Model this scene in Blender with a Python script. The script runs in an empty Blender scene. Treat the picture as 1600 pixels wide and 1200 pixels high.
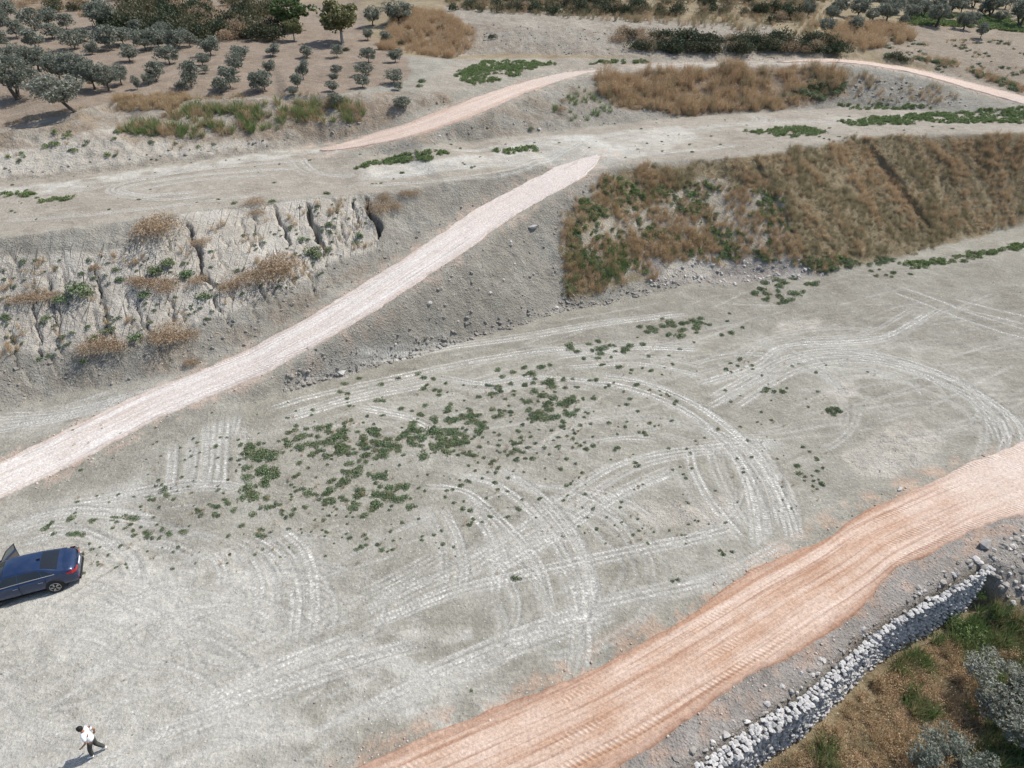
import bpy, bmesh, math, random
import numpy as np
from mathutils import Vector, Matrix
from mathutils.geometry import delaunay_2d_cdt

random.seed(7); RNG = np.random.default_rng(7)
scn = bpy.context.scene
COL = scn.collection
R = math.radians

# ------------------------------------------------------------------ camera, sky, sun, exposure
PITCH, CAM_H, FPX = 33.0, 26.5, 1110.0          # drone: 33 deg down, 26.5 m above the levelled plot
cam = bpy.data.cameras.new('camera'); cam_o = bpy.data.objects.new('camera', cam); COL.objects.link(cam_o)
cam_o.location = (0, 0, CAM_H); cam_o.rotation_euler = (R(90 - PITCH), 0, 0)
cam.sensor_width = 36.0; cam.lens = FPX / 1600 * 36.0; cam.clip_start = 0.5; cam.clip_end = 9000
scn.camera = cam_o
SUN_ELEV = R(54); SUN_DIR = Vector((0.86, 0.51, 0)).normalized()      # towards the sun (plan)
world = bpy.data.worlds.new('World'); scn.world = world; world.use_nodes = True
wn = world.node_tree.nodes; wl = world.node_tree.links
sky = wn.new('ShaderNodeTexSky'); sky.sky_type = 'NISHITA'; sky.sun_disc = False
sky.sun_elevation = SUN_ELEV; sky.sun_rotation = math.atan2(SUN_DIR.x, SUN_DIR.y)
sky.altitude = 100; sky.dust_density = 1.6
wn['Background'].inputs[1].default_value = 0.14
wl.new(sky.outputs[0], wn['Background'].inputs[0])
sun = bpy.data.lights.new('sun', 'SUN'); sun.energy = 4.2; sun.angle = R(0.53); sun.color = (1.0, 0.955, 0.89)
sun_o = bpy.data.objects.new('sun', sun); COL.objects.link(sun_o)
sd = Vector((SUN_DIR.x * math.cos(SUN_ELEV), SUN_DIR.y * math.cos(SUN_ELEV), math.sin(SUN_ELEV)))
sun_o.rotation_euler = sd.to_track_quat('Z', 'Y').to_euler(); sun_o.location = sd * 300
scn.view_settings.view_transform = 'Standard'; scn.view_settings.look = 'None'
scn.view_settings.exposure = 0.32; scn.view_settings.gamma = 1.0
scn.render.engine = 'CYCLES'; scn.cycles.transparent_max_bounces = 24

# ------------------------------------------------------------------ small maths
cp, sp_ = math.cos(R(PITCH)), math.sin(R(PITCH))
def unproj(px, py, z):
    """survey a photographed point of known height"""
    k = (600 - py) / FPX; u = (px - 800) / FPX
    t = (CAM_H - z) / (sp_ - k * cp)
    return (u * t, (cp + k * sp_) * t)

def _hash(ix, iy, s):
    n = (ix.astype(np.int64) * 374761393 + iy.astype(np.int64) * 668265263 + s * 1442695041) & 0xffffffff
    n = ((n ^ (n >> 13)) * 1274126177) & 0xffffffff
    return ((n ^ (n >> 16)) & 0xffff) / 65535.0
def vnoise(x, y, s=0):
    x = np.asarray(x, float); y = np.asarray(y, float)
    ix = np.floor(x); iy = np.floor(y); fx = x - ix; fy = y - iy
    fx = fx * fx * (3 - 2 * fx); fy = fy * fy * (3 - 2 * fy)
    a = _hash(ix, iy, s); b = _hash(ix + 1, iy, s); c = _hash(ix, iy + 1, s); d = _hash(ix + 1, iy + 1, s)
    return (a * (1 - fx) + b * fx) * (1 - fy) + (c * (1 - fx) + d * fx) * fy
def fbm(x, y, s=0, o=4, g=0.5):
    v = 0; a = 1; t = 0
    for i in range(o):
        v = v + a * vnoise(x * 2 ** i + 17.3 * i, y * 2 ** i - 9.1 * i, s + i); t += a; a *= g
    return v / t * 2 - 1
def sstep(a, b, x):
    t = np.clip((x - a) / (b - a), 0, 1); return t * t * (3 - 2 * t)
def lin(r, g, b):
    f = lambda c: (c / 255 / 12.92) if c / 255 <= 0.04045 else ((c / 255 + 0.055) / 1.055) ** 2.4
    return (f(r), f(g), f(b))

def tag(o, label=None, cat=None, group=None, kind=None):
    if label: o['label'] = label
    if cat: o['category'] = cat
    if group: o['group'] = group
    if kind: o['kind'] = kind
    return o
def mesh_np(name, verts, faces, mat=None, smooth=False):
    """fast mesh from arrays; faces is an (n,k) array of equal-sided faces"""
    me = bpy.data.meshes.new(name); verts = np.asarray(verts, np.float32); faces = np.asarray(faces, np.int32)
    n, k = faces.shape
    me.vertices.add(len(verts)); me.vertices.foreach_set('co', verts.ravel())
    me.loops.add(n * k); me.loops.foreach_set('vertex_index', faces.ravel())
    me.polygons.add(n); me.polygons.foreach_set('loop_start', np.arange(0, n * k, k, dtype=np.int32))
    me.update(calc_edges=True)
    if smooth: me.polygons.foreach_set('use_smooth', np.ones(n, bool))
    if mat: me.materials.append(mat)
    return me
def link(name, me, parent=None, loc=None):
    o = bpy.data.objects.new(name, me); COL.objects.link(o)
    if parent: o.parent = parent
    if loc is not None: o.location = loc
    return o
def empty(name, loc=(0, 0, 0), rz=0):
    o = link(name, None); o.location = loc; o.rotation_euler = (0, 0, rz); o.empty_display_size = 0.3; return o

# ------------------------------------------------------------------ terrain control lines (photo point, height)
PTS, EDG = [], []
def add_world(pl, closed=False):
    b = len(PTS); PTS.extend(pl); EDG.extend((b + i, b + i + 1) for i in range(len(pl) - 1))
def road_near(p):
    return any(np.min(np.hypot(L[:, 0] - p[0], L[:, 1] - p[1])) < d for L, d in ((RAMP, 2.5), (UPPER, 2.9)))
def brk(*pl):
    run = []
    for p in smooth_line([(*unproj(a, b, c), c) for a, b, c in pl], 1.6):
        if road_near(p):
            if run: add_world(run)
            run = []
        else: run.append(tuple(p))
    if run: add_world(run)
def spot(*pl): PTS.extend([q for q in [(*unproj(a, b, c), c) for a, b, c in pl] if not road_near(q)])
def smooth_line(pl, step=1.0):
    """Catmull-Rom resample of 3-D (or n-D) points"""
    P = np.array(pl, float); P = np.vstack([2 * P[0] - P[1], P, 2 * P[-1] - P[-2]]); out = []
    for i in range(1, len(P) - 2):
        n = max(2, int(np.linalg.norm(P[i + 1][:2] - P[i][:2]) / step))
        for j in range(n):
            t = j / n
            out.append(0.5 * ((2 * P[i]) + (-P[i - 1] + P[i + 1]) * t + (2 * P[i - 1] - 5 * P[i] + 4 * P[i + 1] - P[i + 2]) * t * t
                              + (-P[i - 1] + 3 * P[i] - 3 * P[i + 1] + P[i + 2]) * t ** 3))
    out.append(P[-2]); return np.array(out)
def px_line(pl, step=1.0): return smooth_line([(*unproj(a, b, c), c) for a, b, c in pl], step)
def offset(L, d):
    T = np.gradient(L[:, :2], axis=0); T /= np.linalg.norm(T, axis=1)[:, None] + 1e-9
    N = np.stack([-T[:, 1], T[:, 0]], 1); O = L.copy(); O[:, :2] += N * np.asarray(d).reshape(-1, 1); return O

RAMP = px_line([(-330, 905, 0), (-160, 828, 0), (0, 753, .1), (110, 700, .35), (240, 634, .9), (400, 566, 1.9), (533, 493, 3.2), (678, 400, 4.8), (793, 323, 6.3), (872, 280, 7.4), (935, 244, 8.3)])
UPPER = px_line([(500, 236, 8.2), (533, 231, 8.4), (633, 205, 9.4), (728, 171, 10.4), (818, 137, 11.2), (895, 116, 11.6), (990, 106, 11.8), (1100, 101, 12.0), (1200, 98, 12.1), (1290, 95, 12.1), (1360, 100, 11.8), (1430, 112, 11.2), (1500, 130, 10.4), (1600, 158, 9.4), (1760, 200, 8.9)])
NL_ = smooth_line([(*unproj(x, y, -.05), 0) for x, y in ((440, 1262), (566, 1197), (720, 1133), (816, 1090), (916, 1047), (1066, 965), (1159, 897), (1213, 870), (1300, 838), (1366, 797), (1456, 763), (1600, 703), (1780, 640), (1960, 590))], .5)
NR_ = smooth_line([(*unproj(x, y, -.05), 0) for x, y in ((560, 1395), (690, 1330), (830, 1258), (925, 1212), (1020, 1160), (1160, 1068), (1250, 1020), (1310, 975), (1375, 905), (1440, 868), (1520, 824), (1670, 785), (1850, 730), (2040, 680))], .5)
def _res(L, n):
    s = np.r_[0, np.cumsum(np.hypot(*np.diff(L[:, :2], axis=0).T))]; q = np.linspace(0, s[-1], n); return np.stack([np.interp(q, s, L[:, 0]), np.interp(q, s, L[:, 1]), q * 0 - .05], 1)
NL_, NR_ = _res(NL_, 90), _res(NR_, 90); NEAR = (NL_ + NR_) / 2; NEAR_HW = np.hypot(*(NL_ - NR_)[:, :2].T) / 2
def extend(L, n0, n1, st=.6):
    d0 = L[0] - L[3]; d0[2] = 0; d0 /= np.linalg.norm(d0); d1 = L[-1] - L[-4]; d1[2] = 0; d1 /= np.linalg.norm(d1)
    return np.vstack([[L[0] + d0 * st * i for i in range(n0, 0, -1)] if n0 else np.zeros((0, 3)), L, [L[-1] + d1 * st * i for i in range(1, n1 + 1)] if n1 else np.zeros((0, 3))])
NEAR = extend(NEAR, 36, 40); NEAR_HW = np.r_[[NEAR_HW[0]] * 36, NEAR_HW, [NEAR_HW[-1]] * 40]; RAMP = extend(RAMP, 50, 0)
def thin(L, n): return L[np.unique(np.r_[np.arange(0, len(L), n), len(L) - 1])]
for d in (-2.3, 2.3): add_world([tuple(p) for p in offset(thin(RAMP, 4), d)])
for d in (-2.4, 2.4): add_world([tuple(p) for p in offset(thin(UPPER, 4), d)])
# plateau edge / foot of the lower banks
brk((380, 640, .95), (440, 614, .8), (533, 587, .45), (643, 556, .25), (720, 532, .2), (816, 505, .2), (883, 482, .2), (966, 469, .2), (1066, 445, .2), (1150, 432, .2), (1270, 434, .2), (1340, 421, .3), (1400, 405, .35), (1480, 382, .4), (1600, 353, .5), (1950, 290, .8))
spot((300, 668, .75), (150, 745, .25), (0, 810, .05), (-250, 940, 0), (0, 1000, 0), (-200, 1300, 0), (300, 900, .05), (700, 700, .1), (900, 600, .1), (1100, 520, .1), (1200, 700, 0), (1500, 550, .25), (1900, 560, .4),
     (800, 950, 0), (500, 1150, 0), (1000, 1010, -.05), (1250, 860, -.05), (1400, 770, -.02))
# old track and foot of the cracked bank
brk((-330, 700, .05), (-150, 668, .05), (0, 638, .15), (100, 612, .4), (200, 597, .85), (300, 577, 1.45))
spot((0, 690, .1), (120, 640, .35))
# edge of the middle terrace
brk((-400, 408, 7.6), (-200, 392, 7.6), (0, 372, 7.8), (100, 362, 7.9), (200, 346, 8), (290, 335, 8), (400, 318, 8), (480, 311, 8), (560, 304, 8), (660, 293, 8.05), (760, 274, 8.1), (840, 253, 8.2))
brk((985, 255, 8.2), (1100, 247, 8.0), (1180, 242, 8.0), (1260, 224, 8.1), (1350, 213, 8.2), (1600, 207, 8.4), (1950, 200, 8.5))
spot((960, 225, 8.4), (1010, 232, 8.4))
# back of the middle terrace
brk((-400, 322, 8), (-200, 305, 8), (0, 284, 8), (150, 270, 8), (300, 250, 8.1), (420, 238, 8.2))
brk((600, 240, 8.3), (700, 223, 8.3), (800, 213, 8.4), (900, 200, 8.4), (1066, 183, 8.3), (1200, 174, 8.3), (1320, 167, 8.4), (1420, 170, 8.5), (1560, 181, 8.6))
# foot, shelf and edge of the olive grove
brk((-400, 235, 10.2), (-200, 222, 10.5), (0, 204, 10.9), (60, 194, 11.15), (110, 185, 11.3), (167, 163, 11.6), (290, 153, 11.8), (400, 150, 11.9), (533, 148, 11.7), (610, 150, 11.5))
brk((0, 214, 10.25), (110, 197, 10.6), (170, 176, 10.85), (290, 164, 11.1), (400, 161, 11.2), (500, 160, 11.1))
brk((0, 235, 9.6), (150, 215, 10.1), (300, 195, 10.3), (420, 190, 10.2), (520, 190, 10.0))
brk((556, 172, 10.7), (620, 160, 11.2), (700, 142, 11.5), (760, 124, 11.8), (830, 108, 12.0))
spot((-250, 140, 12), (0, 140, 12.0), (0, 100, 13), (0, 60, 14.2), (0, 30, 15.3), (0, 0, 16.3), (150, 120, 12.4), (150, 80, 13.3), (150, 40, 14.8), (300, 120, 12.4), (300, 100, 12.8), (300, 75, 13.3), (300, 50, 14.0), (300, 25, 14.8), (300, 0, 15.8),
     (430, 100, 12.7), (440, 70, 13.4), (450, 45, 14.1), (460, 20, 14.9), (460, -5, 15.8), (540, 100, 12.6), (550, 75, 13.2), (560, 45, 14.0), (560, 10, 15.2), (620, 120, 12.2), (640, 105, 12.6), (700, 105, 12.3), (800, 97, 12.25), (900, 93, 12.3))
# mound and upper embankment with its track
spot((590, 60, 13.5), (645, 78, 12.9), (620, 40, 14.4), (650, 30, 15.0), (650, 5, 16.2), (690, 22, 15.7))
brk((700, 90, 12.5), (735, 86, 12.5), (780, 84, 12.45), (900, 86, 12.45), (1000, 88, 12.45), (1100, 87, 12.5), (1250, 84, 12.7), (1310, 82, 12.8))
brk((700, 22, 15.7), (740, 34, 15.3), (790, 41, 15.0), (900, 44, 14.7), (1000, 46, 14.5), (1100, 52, 14.2), (1180, 58, 13.9), (1280, 62, 13.7), (1330, 68, 13.4))
brk((700, 0, 16.5), (780, 16, 15.9), (900, 26, 15.3), (1000, 30, 15.05), (1100, 38, 14.7), (1180, 44, 14.5), (1260, 48, 14.3))
spot((900, 4, 16.6), (1000, 5, 16.5), (1100, 10, 16.2), (1200, 15, 15.8), (800, -15, 17.4), (1000, -30, 18.4), (1200, -15, 17.2), (1250, 25, 15.3), (1300, 20, 15.1), (1300, 0, 16.1))
spot((1360, 75, 12.9), (1400, 90, 12.2), (1400, 60, 13.2), (1400, 30, 14.6), (1400, 0, 15.6), (1480, 105, 11.4), (1500, 80, 12.3), (1500, 40, 13.7), (1500, 0, 14.9), (1580, 138, 10.3), (1600, 100, 11.5), (1600, 60, 12.9), (1600, 20, 14.2), (1600, 0, 14.7), (1900, 100, 12.0), (1900, 20, 14), (1800, 160, 9.8))
# dry-stone wall step and the field below it
WALL_T = [(1010, 1262, 0), (1098, 1198, 0), (1140, 1172, 0), (1175, 1146, 0), (1212, 1118, 0), (1250, 1098, 0), (1290, 1064, 0), (1330, 1027, 0), (1370, 990, 0), (1410, 962, .05), (1459, 934, .15), (1500, 912, .2), (1545, 884, .25)]
wl_ = smooth_line([(*unproj(a, b, c), c) for a, b, c in WALL_T], 0.5)          # centre line of the wall top
wl_ = extend(wl_, 9, 0, .5); WALLC = wl_
add_world([(p[0], p[1], p[2] - .12) for p in thin(offset(wl_, .25), 3)])
lowz = lambda n: -2.0 - .5 * np.linspace(0, 1, n)
lw = thin(offset(wl_, -.12), 3)
add_world([(p[0], p[1], z) for p, z in zip(lw, lowz(len(lw)))])
e = wl_[-1]
brk((1552, 862, .15), (1620, 838, .2), (1750, 800, .2))
PTS.extend([(e[0] + .55, e[1] + .25, .05), (e[0] + .6, e[1] - .35, -.55), (e[0] + 1.0, e[1] - 1.0, -1.3), (e[0] + 1.9, e[1] - 1.9, -2.2), (e[0] + 1.6, e[1] + .3, -.1), (e[0] + 2.4, e[1] - .6, -1.1)])
add_world([(e[0] + 3.4, e[1] - 1.3, -2.0), (e[0] + 6, e[1] - .6, -2.1), (e[0] + 12, e[1] + 1, -2.2)])
for x, y, z in ((14, 12, -2.5), (20, 14, -2.7), (25, 17, -2.8), (40, 15, -3.0), (30, 5, -3.2), (9, 8, -2.2), (15, 0, -2.8), (0, 5, 0), (-20, 0, 0), (-60, -20, -1), (0, -30, -2), (60, -30, -4)):
    PTS.append((x, y, z))
# the land around
for x, y, z in ((-70, 20, .5), (-75, 40, 1.5), (-90, 62, 9), (-110, 85, 13), (-120, 120, 17), (-60, 140, 20), (0, 140, 21), (60, 140, 17), (110, 130, 14), (110, 90, 10.5), (95, 62, 2), (90, 35, .5),
                (-200, 250, 34), (0, 260, 36), (200, 250, 30), (-400, 0, 4), (400, 0, -4), (300, 100, 10), (-300, 100, 18), (0, -300, -15), (-300, -300, -10), (300, -300, -18),
                (-600, 800, 85), (0, 900, 95), (600, 800, 80), (-1500, 200, 60), (1500, 200, 40), (-3000, 3000, 160), (0, 3000, 210), (3000, 3000, 170), (-3000, -3000, -30), (3000, -3000, -40), (-3000, 200, 90), (3000, 200, 70)):
    PTS.append((x, y, z))

vs, _, fs, ov, _, _ = delaunay_2d_cdt([Vector((p[0], p[1])) for p in PTS], EDG, [], 0, 1e-4)
PA = np.array(PTS); VX = np.array([(v[0], v[1]) for v in vs])
VZ = np.array([np.mean([PTS[i][2] for i in o]) if o else np.nan for o in ov])
for i in np.where(np.isnan(VZ))[0]:
    d = np.hypot(*(PA[:, :2] - VX[i]).T); j = np.argsort(d)[:3]; w = 1 / (d[j] + .01); VZ[i] = (PA[j, 2] * w).sum() / w.sum()

def grow(a, b, step, r=1.09):
    out = [a]; s = step
    while (out[-1] < b) if b > a else (out[-1] > b):
        out.append(out[-1] + (s if b > a else -s)); s *= r
    return out[1:]
gx = np.arange(-44, 46, .115)
gx = np.array(grow(gx[0], -3000, .115, 1.05)[::-1] + list(gx) + grow(gx[-1], 3000, .115, 1.05))
gy = [9.0]
while gy[-1] < 130: gy.append(gy[-1] + float(np.interp(gy[-1], [9, 38, 60, 98, 110, 130], [.105, .105, .13, .2, .4, .4])))
gy = np.array(grow(gy[0], -3000, .105, 1.12)[::-1] + list(gy) + grow(gy[-1], 3000, .4, 1.08))
X, Y = np.meshgrid(gx, gy); Z = np.full(X.shape, np.nan)
for f in fs:
    for q in range(1, len(f) - 1):
        a, b, c = VX[f[0]], VX[f[q]], VX[f[q + 1]]; za, zb, zc = VZ[f[0]], VZ[f[q]], VZ[f[q + 1]]
        i0, i1 = np.searchsorted(gx, [min(a[0], b[0], c[0]), max(a[0], b[0], c[0])]); j0, j1 = np.searchsorted(gy, [min(a[1], b[1], c[1]), max(a[1], b[1], c[1])])
        if i1 <= i0 or j1 <= j0: continue
        x = X[j0:j1, i0:i1]; y = Y[j0:j1, i0:i1]; den = (b[1] - c[1]) * (a[0] - c[0]) + (c[0] - b[0]) * (a[1] - c[1])
        if abs(den) < 1e-9: continue
        l0 = ((b[1] - c[1]) * (x - c[0]) + (c[0] - b[0]) * (y - c[1])) / den; l1 = ((c[1] - a[1]) * (x - c[0]) + (a[0] - c[0]) * (y - c[1])) / den; l2 = 1 - l0 - l1
        m = (l0 >= -1e-6) & (l1 >= -1e-6) & (l2 >= -1e-6)
        sub = Z[j0:j1, i0:i1]; sub[m] = (l0 * za + l1 * zb + l2 * zc)[m]
Z[np.isnan(Z)] = 0
def blur(A, n):
    for _ in range(n):
        A = A.copy(); A[1:-1] = .25 * A[:-2] + .5 * A[1:-1] + .25 * A[2:]; A[:, 1:-1] = .25 * A[:, :-2] + .5 * A[:, 1:-1] + .25 * A[:, 2:]
    return A
Z = blur(Z, 8)
Z0 = Z.copy()

def hsample(A, x, y):
    x = np.asarray(x, float); y = np.asarray(y, float)
    i = np.clip(np.searchsorted(gx, x) - 1, 0, len(gx) - 2); j = np.clip(np.searchsorted(gy, y) - 1, 0, len(gy) - 2)
    u = (x - gx[i]) / (gx[i + 1] - gx[i]); v = (y - gy[j]) / (gy[j + 1] - gy[j])
    return (A[j, i] * (1 - u) + A[j, i + 1] * u) * (1 - v) + (A[j + 1, i] * (1 - u) + A[j + 1, i + 1] * u) * v
def gz(x, y): return hsample(Z, x, y)
_TS = np.concatenate([np.arange(18, 140, .25), np.arange(140, 400, 3)])
def G(px, py):
    """world ground position of photographed points (arrays): march down the survey ray to the land"""
    px = np.atleast_1d(np.asarray(px, float)); py = np.atleast_1d(np.asarray(py, float))
    k = (600 - py) / FPX; u = (px - 800) / FPX
    x = u[:, None] * _TS; y = (cp + k * sp_)[:, None] * _TS; z = CAM_H + (-sp_ + k * cp)[:, None] * _TS
    below = z < hsample(Z0, x, y); i = np.argmax(below, axis=1); i = np.where(below.any(axis=1), i, len(_TS) - 1)
    r = np.arange(len(px)); a = _TS[np.maximum(i - 1, 0)]; b = _TS[i]
    for _ in range(8):
        m = (a + b) / 2; hit = (CAM_H + (-sp_ + k * cp) * m) < hsample(Z0, u * m, (cp + k * sp_) * m); b = np.where(hit, m, b); a = np.where(hit, a, m)
    return np.stack([u * b, (cp + k * sp_) * b], 1)
def G1(px, py): return tuple(G([px], [py])[0])
# ------------------------------------------------------------------ node helpers
def new_mat(name, rough=0.9, spec=0.15):
    m = bpy.data.materials.new(name); m.use_nodes = True
    b = m.node_tree.nodes['Principled BSDF']; b.inputs['Roughness'].default_value = rough; b.inputs['Specular IOR Level'].default_value = spec
    return m, m.node_tree.nodes, m.node_tree.links, b
class NT:
    def __init__(s, m): s.n = m.node_tree.nodes; s.l = m.node_tree.links
    def put(s, sock, v):
        if hasattr(v, 'is_linked'): s.l.new(v, sock)
        else: sock.default_value = v
    def pos(s): return s.n.new('ShaderNodeNewGeometry').outputs['Position']
    def noise(s, vec, scale, det=4, rough=.55, dist=0.0):
        t = s.n.new('ShaderNodeTexNoise'); s.put(t.inputs['Vector'], vec); t.inputs['Scale'].default_value = scale; t.inputs['Detail'].default_value = det; t.inputs['Roughness'].default_value = rough; t.inputs['Distortion'].default_value = dist
        return t.outputs['Fac']
    def voro(s, vec, scale, feat='F1', out='Distance', rnd=1.0):
        t = s.n.new('ShaderNodeTexVoronoi'); t.feature = feat; s.put(t.inputs['Vector'], vec); t.inputs['Scale'].default_value = scale; t.inputs['Randomness'].default_value = rnd; return t.outputs[out]
    def math(s, op, a, b=0.0, c=None, clamp=False):
        t = s.n.new('ShaderNodeMath'); t.operation = op; t.use_clamp = clamp; s.put(t.inputs[0], a); s.put(t.inputs[1], b)
        if c is not None: s.put(t.inputs[2], c)
        return t.outputs[0]
    def ramp(s, v, a, b, lo=0.0, hi=1.0):
        t = s.n.new('ShaderNodeMapRange'); t.clamp = True; s.put(t.inputs[0], v); t.inputs[1].default_value = a; t.inputs[2].default_value = b; t.inputs[3].default_value = lo; t.inputs[4].default_value = hi; return t.outputs[0]
    def mix(s, f, a, b, mode='MIX'):
        t = s.n.new('ShaderNodeMix'); t.data_type = 'RGBA'; t.blend_type = mode; s.put(t.inputs[0], f)
        for k, v in ((6, a), (7, b)):
            s.put(t.inputs[k], v if hasattr(v, 'is_linked') else (*v, 1) if len(v) == 3 else v)
        return t.outputs[2]
    def attr(s, name, out='Fac', typ='GEOMETRY'):
        t = s.n.new('ShaderNodeAttribute'); t.attribute_name = name; t.attribute_type = typ; return t.outputs[out]
    def mapping(s, vec, scale=(1, 1, 1), rot=(0, 0, 0)):
        t = s.n.new('ShaderNodeMapping'); s.put(t.inputs[0], vec); t.inputs['Scale'].default_value = scale; t.inputs['Rotation'].default_value = rot; return t.outputs[0]
    def bump(s, h, strength, dist, normal=None):
        t = s.n.new('ShaderNodeBump'); s.put(t.inputs['Height'], h); s.put(t.inputs['Strength'], strength); t.inputs['Distance'].default_value = dist
        if normal is not None: s.l.new(normal, t.inputs['Normal'])
        return t.outputs[0]
    def scale_col(s, col, f):
        t = s.n.new('ShaderNodeVectorMath'); t.operation = 'SCALE'; s.put(t.inputs[0], col); s.put(t.inputs['Scale'], f); return t.outputs[0]

# ------------------------------------------------------------------ painting helpers on the land grid (world plan)
def win(x0, x1, y0, y1):
    i0, i1 = np.searchsorted(gx, [x0, x1]); j0, j1 = np.searchsorted(gy, [y0, y1]); return slice(max(j0, 0), j1), slice(max(i0, 0), i1)
JX = fbm(X / 3.1, Y / 3.1, 11, 4, .6); JY = fbm(X / 3.1, Y / 3.1, 23, 4, .6)
def inside(poly, x, y):
    c = np.zeros(x.shape, bool); n = len(poly)
    for i in range(n):
        x1, y1 = poly[i]; x2, y2 = poly[(i + 1) % n]
        if y1 == y2: continue
        c ^= ((y1 > y) != (y2 > y)) & (x < (x2 - x1) * (y - y1) / (y2 - y1) + x1)
    return c
def densify(pl, n=6):
    out = []
    for a, b in zip(pl, pl[1:] + pl[:1]):
        out += [(a[0] + (b[0] - a[0]) * i / n, a[1] + (b[1] - a[1]) * i / n) for i in range(n)]
    return out
def poly_w(pl): return [tuple(p) for p in G(*zip(*densify(list(pl))))]
def area_mask(pl, jit=1.0, soft=3, world=False):
    P = pl if world else poly_w(pl); a = np.array(P); M = np.zeros(X.shape, np.float32)
    w = win(a[:, 0].min() - 4, a[:, 0].max() + 4, a[:, 1].min() - 4, a[:, 1].max() + 4)
    M[w] = inside(P, X[w] + JX[w] * jit, Y[w] + JY[w] * jit)
    if soft: M[w] = blur(M[w], soft)
    return M
def seg_field(L, half):
    """distance, along-length and index window of a plan polyline"""
    L = np.asarray(L)[:, :2]; w = win(L[:, 0].min() - half, L[:, 0].max() + half, L[:, 1].min() - half, L[:, 1].max() + half)
    D = np.full(X[w].shape, 1e9); S = np.zeros(D.shape); SIDE = np.zeros(D.shape); s0 = 0; jj, ii = w
    for a, b in zip(L[:-1], L[1:]):
        d = b - a; ln = math.hypot(*d)
        if ln < 1e-6: continue
        v = win(min(a[0], b[0]) - half, max(a[0], b[0]) + half, min(a[1], b[1]) - half, max(a[1], b[1]) + half)
        lj = slice(max(v[0].start - jj.start, 0), max(min(v[0].stop, jj.stop) - jj.start, 0)); li = slice(max(v[1].start - ii.start, 0), max(min(v[1].stop, ii.stop) - ii.start, 0))
        x = X[w][lj, li] - a[0]; y = Y[w][lj, li] - a[1]
        if x.size == 0: s0 += ln; continue
        t = np.clip((x * d[0] + y * d[1]) / ln ** 2, 0, 1); dd = np.hypot(x - t * d[0], y - t * d[1]); m = dd < D[lj, li]
        D[lj, li][m] = dd[m]; S[lj, li][m] = (s0 + t * ln)[m]; s0 += ln
    return w, D, S, s0

# ------------------------------------------------------------------ soil colours (albedo) by zone
SOIL = np.zeros(X.shape + (3,), np.float32); DUST = np.zeros(X.shape, np.float32); TREAD = np.zeros(X.shape, np.float32); ROUGH = np.full(X.shape, .45, np.float32)
C = {'clay': (.262, .253, .215), 'pale': (.42, .412, .37), 'bank': (.258, .246, .212), 'marl': (.405, .38, .33), 'terrace': (.285, .262, .22), 'grove': (.225, .185, .145), 'brown': (.235, .18, .125),
     'rubble': (.275, .255, .23), 'turf': (.20, .165, .105), 'field': (.245, .21, .165), 'far': (.25, .21, .14), 'wet': (.215, .206, .175), 'pink': (.46, .35, .28), 'orange': (.42, .29, .21)}
C = {k: np.array(v, np.float32) for k, v in C.items()}
SOIL[:] = C['clay']; SOIL[Y > 95] = C['far']; SOIL[np.abs(X) > 150] = C['far']; SOIL[Y < -30] = C['far']
def paint(mask, col, op=1.0, rough=None):
    m = (mask * op)[..., None]; SOIL[:] = SOIL * (1 - m) + C[col] * m
    if rough is not None: ROUGH[:] = ROUGH * (1 - mask) + rough * mask
# plateau
paint(area_mask([(-260, 960), (40, 870), (300, 850), (520, 1000), (420, 1130), (560, 1290), (-250, 1330)], 3, 8), 'pale', .55)
MOT = sstep(-.05, .35, fbm(X / 4.2 + .5 * JX, Y / 2.4, 55, 5, .62))
paint(area_mask([(-260, 960), (40, 880), (300, 860), (560, 1020), (900, 960), (700, 1120), (560, 1290), (-250, 1330)], 3, 8) * MOT, 'pale', .75)
paint(area_mask([(100, 760), (420, 640), (900, 560), (1500, 420), (1600, 560), (1200, 850), (560, 1100), (100, 900)], 3, 8) * MOT, 'pale', .18)
paint(area_mask([(-250, 800), (0, 790), (200, 745), (250, 830), (60, 870), (-200, 900)], 1.5, 6), 'pale', .35)
paint(area_mask([(420, 620), (540, 590), (820, 510), (1060, 450), (1600, 405), (1900, 390), (1900, 560), (1500, 540), (1300, 520), (1000, 520), (700, 570), (430, 640)], 1.5, 6), 'wet', .45, .6)
for pl in ([(1370, 670), (1430, 650), (1465, 690), (1420, 740), (1350, 745), (1325, 715)], [(1285, 605), (1330, 595), (1350, 615), (1310, 632), (1280, 622)], [(1215, 505), (1290, 500), (1280, 520), (1215, 520)], [(960, 795), (1150, 780), (1160, 815), (1040, 830)]):
    paint(area_mask(pl, 1.2, 3), 'marl', .75, .8)
# lower grey embankment of the ramp, right-hand grass bank
paint(area_mask([(440, 610), (533, 585), (643, 555), (816, 505), (966, 470), (1100, 440), (1200, 330), (1000, 262), (940, 262), (760, 375), (560, 495), (470, 560)], .5, 2), 'bank', 1, 1.0)
paint(area_mask([(885, 330), (960, 268), (1180, 244), (1350, 215), (1700, 207), (1700, 330), (1600, 352), (1480, 380), (1400, 403), (1330, 420), (1270, 430), (1060, 420), (880, 470)], .6, 2), 'turf', 1, .7)
paint(area_mask([(940, 330), (1100, 290), (1230, 300), (1230, 370), (1160, 400), (930, 440), (890, 400)], 1.2, 2), 'marl', .55)
paint(area_mask([(1010, 408), (1120, 398), (1260, 402), (1270, 432), (1150, 445), (1020, 440)], .6, 2), 'rubble', 1, 1.0)
paint(area_mask([(1040, 408), (1130, 398), (1150, 415), (1090, 440), (1030, 435)], .5, 2), 'marl', .9, 1.0)
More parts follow.
